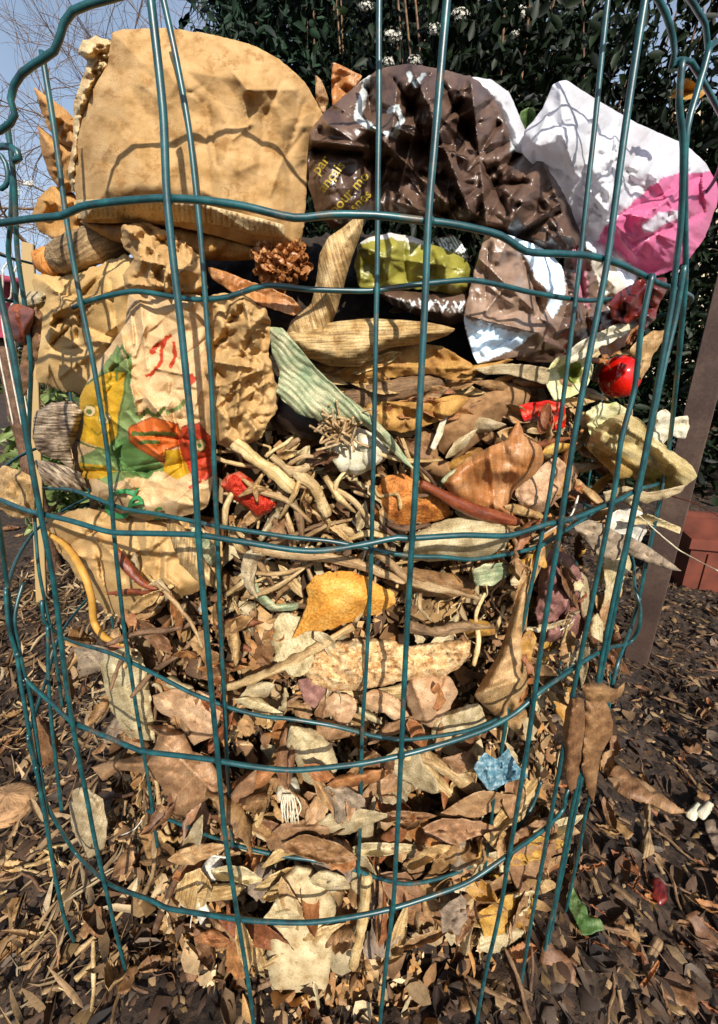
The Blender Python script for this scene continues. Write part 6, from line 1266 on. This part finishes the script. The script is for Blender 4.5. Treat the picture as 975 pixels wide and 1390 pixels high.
def shrub(cx, cy, rx, ry, zt, n, seed, label, flowers, L=(.04, .075), mat=FH, short='evergreen_shrub', group='evergreen shrubs of the hedge'):
    r = empty(short, (cx, cy, 0)); tag(r, label, 'shrub', group)
    def pos(q):
        while True:
            x, y, z = q.uniform(-1, 1), q.uniform(-1, 1), q.uniform(0, 1)
            e = x*x+y*y+(max(0, z-.55)/.45)**2*.9
            if e < 1 and e > .12: 
                k = .85+.25*mnoise.noise(Vector((x*3+seed, y*3, z*5)))
                return (x*rx*k, y*ry*k, .05+z*zt*k)
    leafcloud('foliage', n, pos, *L, mat, seed, r)
    q = np.random.RandomState(seed+5); parts = []
    for k in range(7):
        a = q.uniform(0, 6.28); P = spline([(0, 0, 0), (rx*.2*math.cos(a), ry*.2*math.sin(a), zt*.3), (rx*.45*math.cos(a+.4), ry*.45*math.sin(a+.4), zt*.65), (rx*.6*math.cos(a+.2), ry*.6*math.sin(a+.2), zt*.92)], .08); parts.append(tube(P, np.linspace(.010, .003, len(P)), 7))
    V, Fc, U = join(parts); mesh_obj('stems', V, Fc, BARK, r, U)
    for (px, py, Yd, s) in flowers:
        c = flat(px, py, Yd)-np.array([cx, cy, 0]); V = []; Fc = []
        for k in range(46):
            d = q.normal(size=3); d[1] = -abs(d[1]); d /= np.linalg.norm(d); pc = c+d*s*np.array([1, .5, .62])*q.uniform(.5, 1); rr = s*.13
            t = np.cross(d, q.normal(size=3)); t /= np.linalg.norm(t); b = np.cross(d, t); o = len(V); V.append(pc-d*rr*.3)
            for j in range(5):
                an = j*2*PI/5; V += [pc+(t*math.cos(an-.42)+b*math.sin(an-.42))*rr*.8, pc+(t*math.cos(an)+b*math.sin(an))*rr*1.15+d*rr*.2, pc+(t*math.cos(an+.42)+b*math.sin(an+.42))*rr*.8]; Fc.append((o, o+1+3*j, o+2+3*j, o+3+3*j))
        f = mesh_obj('flower_cluster', V, Fc, FLW, r)
    return r
shrub(1.05, 2.15, .62, .45, 2.3, 15000, 1, 'dark evergreen hedge shrub at the right behind the pink bag corner', [])
shrub(.45, 2.0, .55, .40, 2.35, 15000, 2, 'dark evergreen hedge shrub behind the brown plastic bag with several white flower clusters', [(532, 48, 1.68, .038), (625, 20, 1.66, .032), (590, 40, 1.67, .028), (562, 82, 1.66, .026), (527, 84, 1.66, .026), (497, 8, 1.68, .026), (710, 18, 1.7, .035), (700, 45, 1.7, .02)])
shrub(1.75, 2.1, .6, .5, 2.3, 11000, 3, 'dark evergreen hedge shrub at the far right behind the brown post', [])
shrub(.75, 2.55, .7, .4, 3.3, 17000, 4, 'taller dark evergreen shrub filling the gap between the front hedge shrubs', [])
shrub(-.42, 2.9, .4, .35, .98, 3800, 6, 'low paler green shrub at the left under the bare branches', [(20, 262, 2.65, .045), (38, 250, 2.66, .04)], mat=FP, group='evergreen shrubs of the hedge')
shrub(-1.25, 2.6, .45, .35, .95, 3800, 7, 'low mixed green shrub at the far left edge beyond the bin', [(-5, 300, 2.4, .04)], mat=FP)
shrub(-.42, 3.0, .62, .4, 3.3, 15000, 21, 'dense dark conifer crown directly behind the coffee filter', [], L=(.05, .11), mat=FC, short='conifer_shrub', group='conifers behind the hedge')
shrub(.12, 2.5, .42, .35, 2.75, 15000, 22, 'tall dark evergreen shrub between the conifer and the flowering shrub', [], L=(.04, .08))
shrub(-.98, 1.55, .36, .3, .55, 2600, 12, 'low weedy plant with light green leaves behind the left edge of the bin', [], mat=FP, short='weed_plant', group='low plants behind the bin')
shrub(-.45, 1.75, .4, .28, .42, 2200, 13, 'low dark leafy plant behind the left half of the bin', [], short='weed_plant', group='low plants behind the bin')
def conifer(cx, cy, h, w, n, seed, label):
    r = empty('conifer_tree', (cx, cy, 0)); tag(r, label, 'tree', 'conifers behind the hedge')
    V, Fc, U = tube(spline([(0, 0, 0), (.02, 0, h*.5), (0, .01, h)], .2), np.linspace(.05, .008, len(spline([(0, 0, 0), (.02, 0, h*.5), (0, .01, h)], .2))), 12); mesh_obj('trunk', V, Fc, M['stalk_dark'], r, U)
    q = np.random.RandomState(seed); parts = []; pos_l = []
    for k in range(130):
        z = q.uniform(.03, .97)*h; a = q.uniform(0, 6.28); R = w*(1-z/h)**.7*q.uniform(.6, 1); P = spline([(0, 0, z), (math.cos(a)*R*.5, math.sin(a)*R*.5, z+.02), (math.cos(a)*R, math.sin(a)*R, z-R*.35)], .08)
        parts.append(tube(P, np.linspace(.012, .003, len(P)), 5)); pos_l.append(P)
    V, Fc, U = join(parts); mesh_obj('branches', V, Fc, BARK, r, U)
    def pos(q):
        P = pos_l[q.randint(len(pos_l))]; p = P[q.randint(len(P))]; return p+q.normal(size=3)*np.array([.05, .05, .035])+np.array([0, 0, -.03])
    leafcloud('foliage', n, pos, .045, .11, FC, seed, r, .9, .12); return r
conifer(-.35, 3.4, 4.8, 1.3, 50000, 5, 'dark green conifer rising behind the coffee filter between sky and hedge')
conifer(.45, 4.2, 5.4, 1.3, 40000, 9, 'dark conifer furthest back above the hedge shrubs')
def bare_tree(cx, cy, h, seed, label, lean=(0, 0)):
    q = np.random.RandomState(seed); parts = []
    def grow(p, d, L, r, lv):
        n = 5; P = [p]; dd = d.copy()
        for k in range(n): dd = dd+q.normal(size=3)*.16; dd /= np.linalg.norm(dd); P.append(P[-1]+dd*L/n)
        parts.append(tube(np.array(P), np.linspace(r, r*.6, len(P)), 6 if lv < 2 else 4, cap=False))
        if lv >= 5: return
        for k in range(q.randint(3, 6)):
            i = q.randint(2, len(P)); nd = dd+q.normal(size=3)*.65; nd[2] += .08; nd /= np.linalg.norm(nd); grow(P[i], nd, L*q.uniform(.55, .8), r*.55, lv+1)
    grow(np.array([0, 0, 0.0]), np.array([lean[0], lean[1], 1.0]), h*.4, .034, 0)
    V, Fc, U = join(parts); r = empty('bare_tree', (cx, cy, 0)); tag(r, label, 'tree', 'bare trees against the sky')
    k = len(parts[0][0]); f0 = [f for f in Fc if max(f) < k]; mesh_obj('trunk', V[:k], f0, BARK, r, U[:k]); mesh_obj('crown', V[k:], [tuple(i-k for i in f) for f in Fc if min(f) >= k], BARK, r, U[k:])
bare_tree(-2.3, 4.2, 5.2, 3, 'leafless tree with fine twigs at the far left against the sky', (.05, 0))
bare_tree(-1.5, 5.0, 5.5, 8, 'leafless tree with tangled twigs between the conifer and the left edge', (.05, 0))
bare_tree(-3.4, 6.2, 6.5, 14, 'leafless tree furthest back at the left, its twigs pale against the sky', (.12, 0))
# pale rendered wall behind the hedge
N4 = NT('rendered_wall'); tc = N4.n('TexCoord'); n1 = N4.n('TexNoise', _Scale=8.0, _Detail=8.0); N4.l(tc.outputs['Object'], n1.inputs['Vector'])
N4.l(N4.ramp(n1.outputs[0], [(.3, hx('a89880')), (.7, hx('c9bba2'))]), N4.b.inputs['Base Color']); N4.b.inputs['Roughness'].default_value = .9
b = [[], []]; boxm(b, .6, 9, 5.6, 5.9, 0, 3.2); boxm(b, .5, 9.1, 5.5, 6.0, 3.2, 3.3)
o = mesh_obj('garden_wall', b[0], b[1], N4.m, smooth=False); tag(o, 'pale beige rendered wall glimpsed through gaps in the dark hedge', 'wall')
# far hedge line closing the horizon at the left
def far_line(name, x0, x1, y, zt, n, seed, label):
    r = empty(name, ((x0+x1)/2, y, 0)); tag(r, label, 'hedge')
    def pos(q):
        x = q.uniform(-.5, .5)*(x1-x0); zz = zt*(.75+.25*mnoise.noise(Vector((x*.7, seed, 0)))); return (x, q.uniform(-.4, .4), q.uniform(0, 1)*zz)
    leafcloud('foliage', n, pos, .09, .17, foliage('far_hedge', '26331c', '4c5a34', .5), seed, r)
    parts = [tube(spline([(x, 0, 0), (x+.05, 0, zt*.8)], .3), .02, 5) for x in np.linspace(-.45, .45, 14)*(x1-x0)]; V, Fc, U = join(parts); mesh_obj('stems', V, Fc, BARK, r, U)
far_line('distant_hedge', -9, 1, 8.5, 1.25, 16000, 3, 'distant green hedge low behind the bare trees at the left')
# a yellow leaf caught by the back wires at the top right
H_('dry_leaf', [(908, 132), (920, 118), (932, 105), (944, 112), (958, 126), (946, 134), (926, 136)], 'leaf_gold', 'yellow orange leaf hanging in the air at the rim wire top right', 'dry leaf', R=.34, amp=.003)
H_('green_leaf', [(706, 150), (718, 146), (728, 152), (726, 172), (716, 180), (708, 168)], 'green_fresh', 'bright green leaf between the two white plastic pieces', 'leaf', R=.26, amp=.002)

# ================================================================ light, sky, camera
SE, SA = RAD(35), RAD(14)
sun_dir = Vector((math.sin(SA)*math.cos(SE), -math.cos(SA)*math.cos(SE), math.sin(SE)))   # from the scene towards the sun
L = bpy.data.lights.new('sun', 'SUN'); L.energy = 5.0; L.angle = RAD(.8); L.color = (1, .945, .86)
lo = bpy.data.objects.new('sun', L); COL.objects.link(lo); lo.rotation_euler = sun_dir.to_track_quat('Z', 'Y').to_euler(); lo.location = (0, 0, 6)
w = bpy.data.worlds.new('World'); sc.world = w; w.use_nodes = True; nt = w.node_tree
sky = nt.nodes.new('ShaderNodeTexSky'); sky.sky_type = 'NISHITA'; sky.sun_disc = False; sky.sun_elevation = SE; sky.sun_rotation = PI-SA; sky.air_density = 1.0; sky.dust_density = 2.0
# thin bright haze and cloud low in the sky
tcw = nt.nodes.new('ShaderNodeTexCoord'); sp = nt.nodes.new('ShaderNodeSeparateXYZ'); nt.links.new(tcw.outputs['Generated'], sp.inputs[0])
nz = nt.nodes.new('ShaderNodeTexNoise'); nz.inputs['Scale'].default_value = 2.2; nz.inputs['Detail'].default_value = 6; nt.links.new(tcw.outputs['Generated'], nz.inputs['Vector'])
mr = nt.nodes.new('ShaderNodeMapRange'); mr.inputs[1].default_value = .0; mr.inputs[2].default_value = .75; mr.inputs[3].default_value = .8; mr.inputs[4].default_value = .05; nt.links.new(sp.outputs[2], mr.inputs[0])
mu = nt.nodes.new('ShaderNodeMath'); mu.operation = 'MULTIPLY'; nt.links.new(mr.outputs[0], mu.inputs[0])
m2 = nt.nodes.new('ShaderNodeMapRange'); m2.inputs[1].default_value = .3; m2.inputs[2].default_value = .7; m2.inputs[3].default_value = .7; m2.inputs[4].default_value = 1.3; nt.links.new(nz.outputs[0], m2.inputs[0]); nt.links.new(m2.outputs[0], mu.inputs[1])
mxw = nt.nodes.new('ShaderNodeMix'); mxw.data_type = 'RGBA'; nt.links.new(mu.outputs[0], mxw.inputs[0]); nt.links.new(sky.outputs[0], mxw.inputs[6]); mxw.inputs[7].default_value = (5.4, 6.7, 8.6, 1)
nt.links.new(mxw.outputs[2], nt.nodes['Background'].inputs[0]); nt.nodes['Background'].inputs[1].default_value = .09
cam = bpy.data.cameras.new('camera'); co_ = bpy.data.objects.new('camera', cam); COL.objects.link(co_); sc.camera = co_
co_.location = (0, 0, H); co_.rotation_euler = (PI/2-PITCH, 0, 0)
cam.sensor_fit = 'HORIZONTAL'; cam.sensor_width = 36; cam.lens = 36*F/975; cam.shift_x = 0; cam.shift_y = -45/975; cam.clip_start = .01; cam.clip_end = 300
vs = sc.view_settings; vs.view_transform = 'Standard'; vs.look = 'None'; vs.exposure = .5; vs.gamma = 1; vs.use_curve_mapping = False
sc.cycles.max_bounces = 6; sc.cycles.diffuse_bounces = 3; sc.cycles.glossy_bounces = 2; sc.cycles.transmission_bounces = 4; sc.cycles.caustics_reflective = False; sc.cycles.caustics_refractive = False

# ================================================================ keep as objects the scraps the eye can see; the least seen leaves form one layer
bpy.context.view_layer.update(); dg = bpy.context.evaluated_depsgraph_get()
ALL = [i[0] for i in HEAP_ITEMS]+[i[0] for i in items]; org = Vector((0, 0, H)); score = {}
for o in ALL:
    vs_ = o.data.vertices; n = len(vs_); mw = o.matrix_world; hit = 0; pts = []
    for k in range(40):
        p = mw @ vs_[(k*n//40+k) % n].co; sx, sy = toscreen(p); pts.append((sx, sy))
        if not (0 <= sx < 975 and 0 <= sy < 1390): continue
        d = (p-org); L_ = d.length; ok, loc, nr, ix, ob, _m = sc.ray_cast(dg, org, d.normalized(), distance=L_+.002)
        if not ok or (ob is not None and ob.name == o.name) or (loc-p).length < .0012: hit += 1
    a = np.array(pts); score[o.name] = hit/40*max(1, np.prod(a.max(0)-a.min(0)))
gone = [o for o in ALL if score[o.name] <= 0]
for o in gone: bpy.data.objects.remove(o)
ALL = [i for i in ALL if i not in gone] if False else [o for o in sc.objects if o.name in score and score[o.name] > 0]
leaves = sorted([o for o in ALL if o.name.startswith('dry_leaf')], key=lambda o: -score[o.name])
fixed = len([o for o in sc.objects if o.name.startswith('dry_leaf')])-len(leaves)
rest = leaves[max(0, 292-fixed):]
if rest:
    V, Fc, MI, mats, UV = [], [], [], [], []
    for o in rest:
        me = o.data; b0 = len(V); V += [tuple(o.matrix_world @ v.co) for v in me.vertices]; m = me.materials[0]
        if m not in mats: mats.append(m)
        mi = mats.index(m); uvl = me.uv_layers[0].data; uvv = [None]*len(me.vertices)
        for l in me.loops: uvv[l.vertex_index] = tuple(uvl[l.index].uv)
        UV += [u or (0, 0) for u in uvv]
        for p in me.polygons: Fc.append([v+b0 for v in p.vertices]); MI.append(mi)
    big = mesh_obj('dry_leaf_layer', V, Fc, None, None, UV)
    for m in mats: big.data.materials.append(m)
    big.data.polygons.foreach_set('material_index', MI); tag(big, 'layer of half hidden small dry leaves lying between the larger leaves in the bin', 'leaf litter', None, 'stuff')
    for o in rest: bpy.data.objects.remove(o)
print('SCRAPS', len(score), 'unseen', len(gone), 'merged', len(rest))
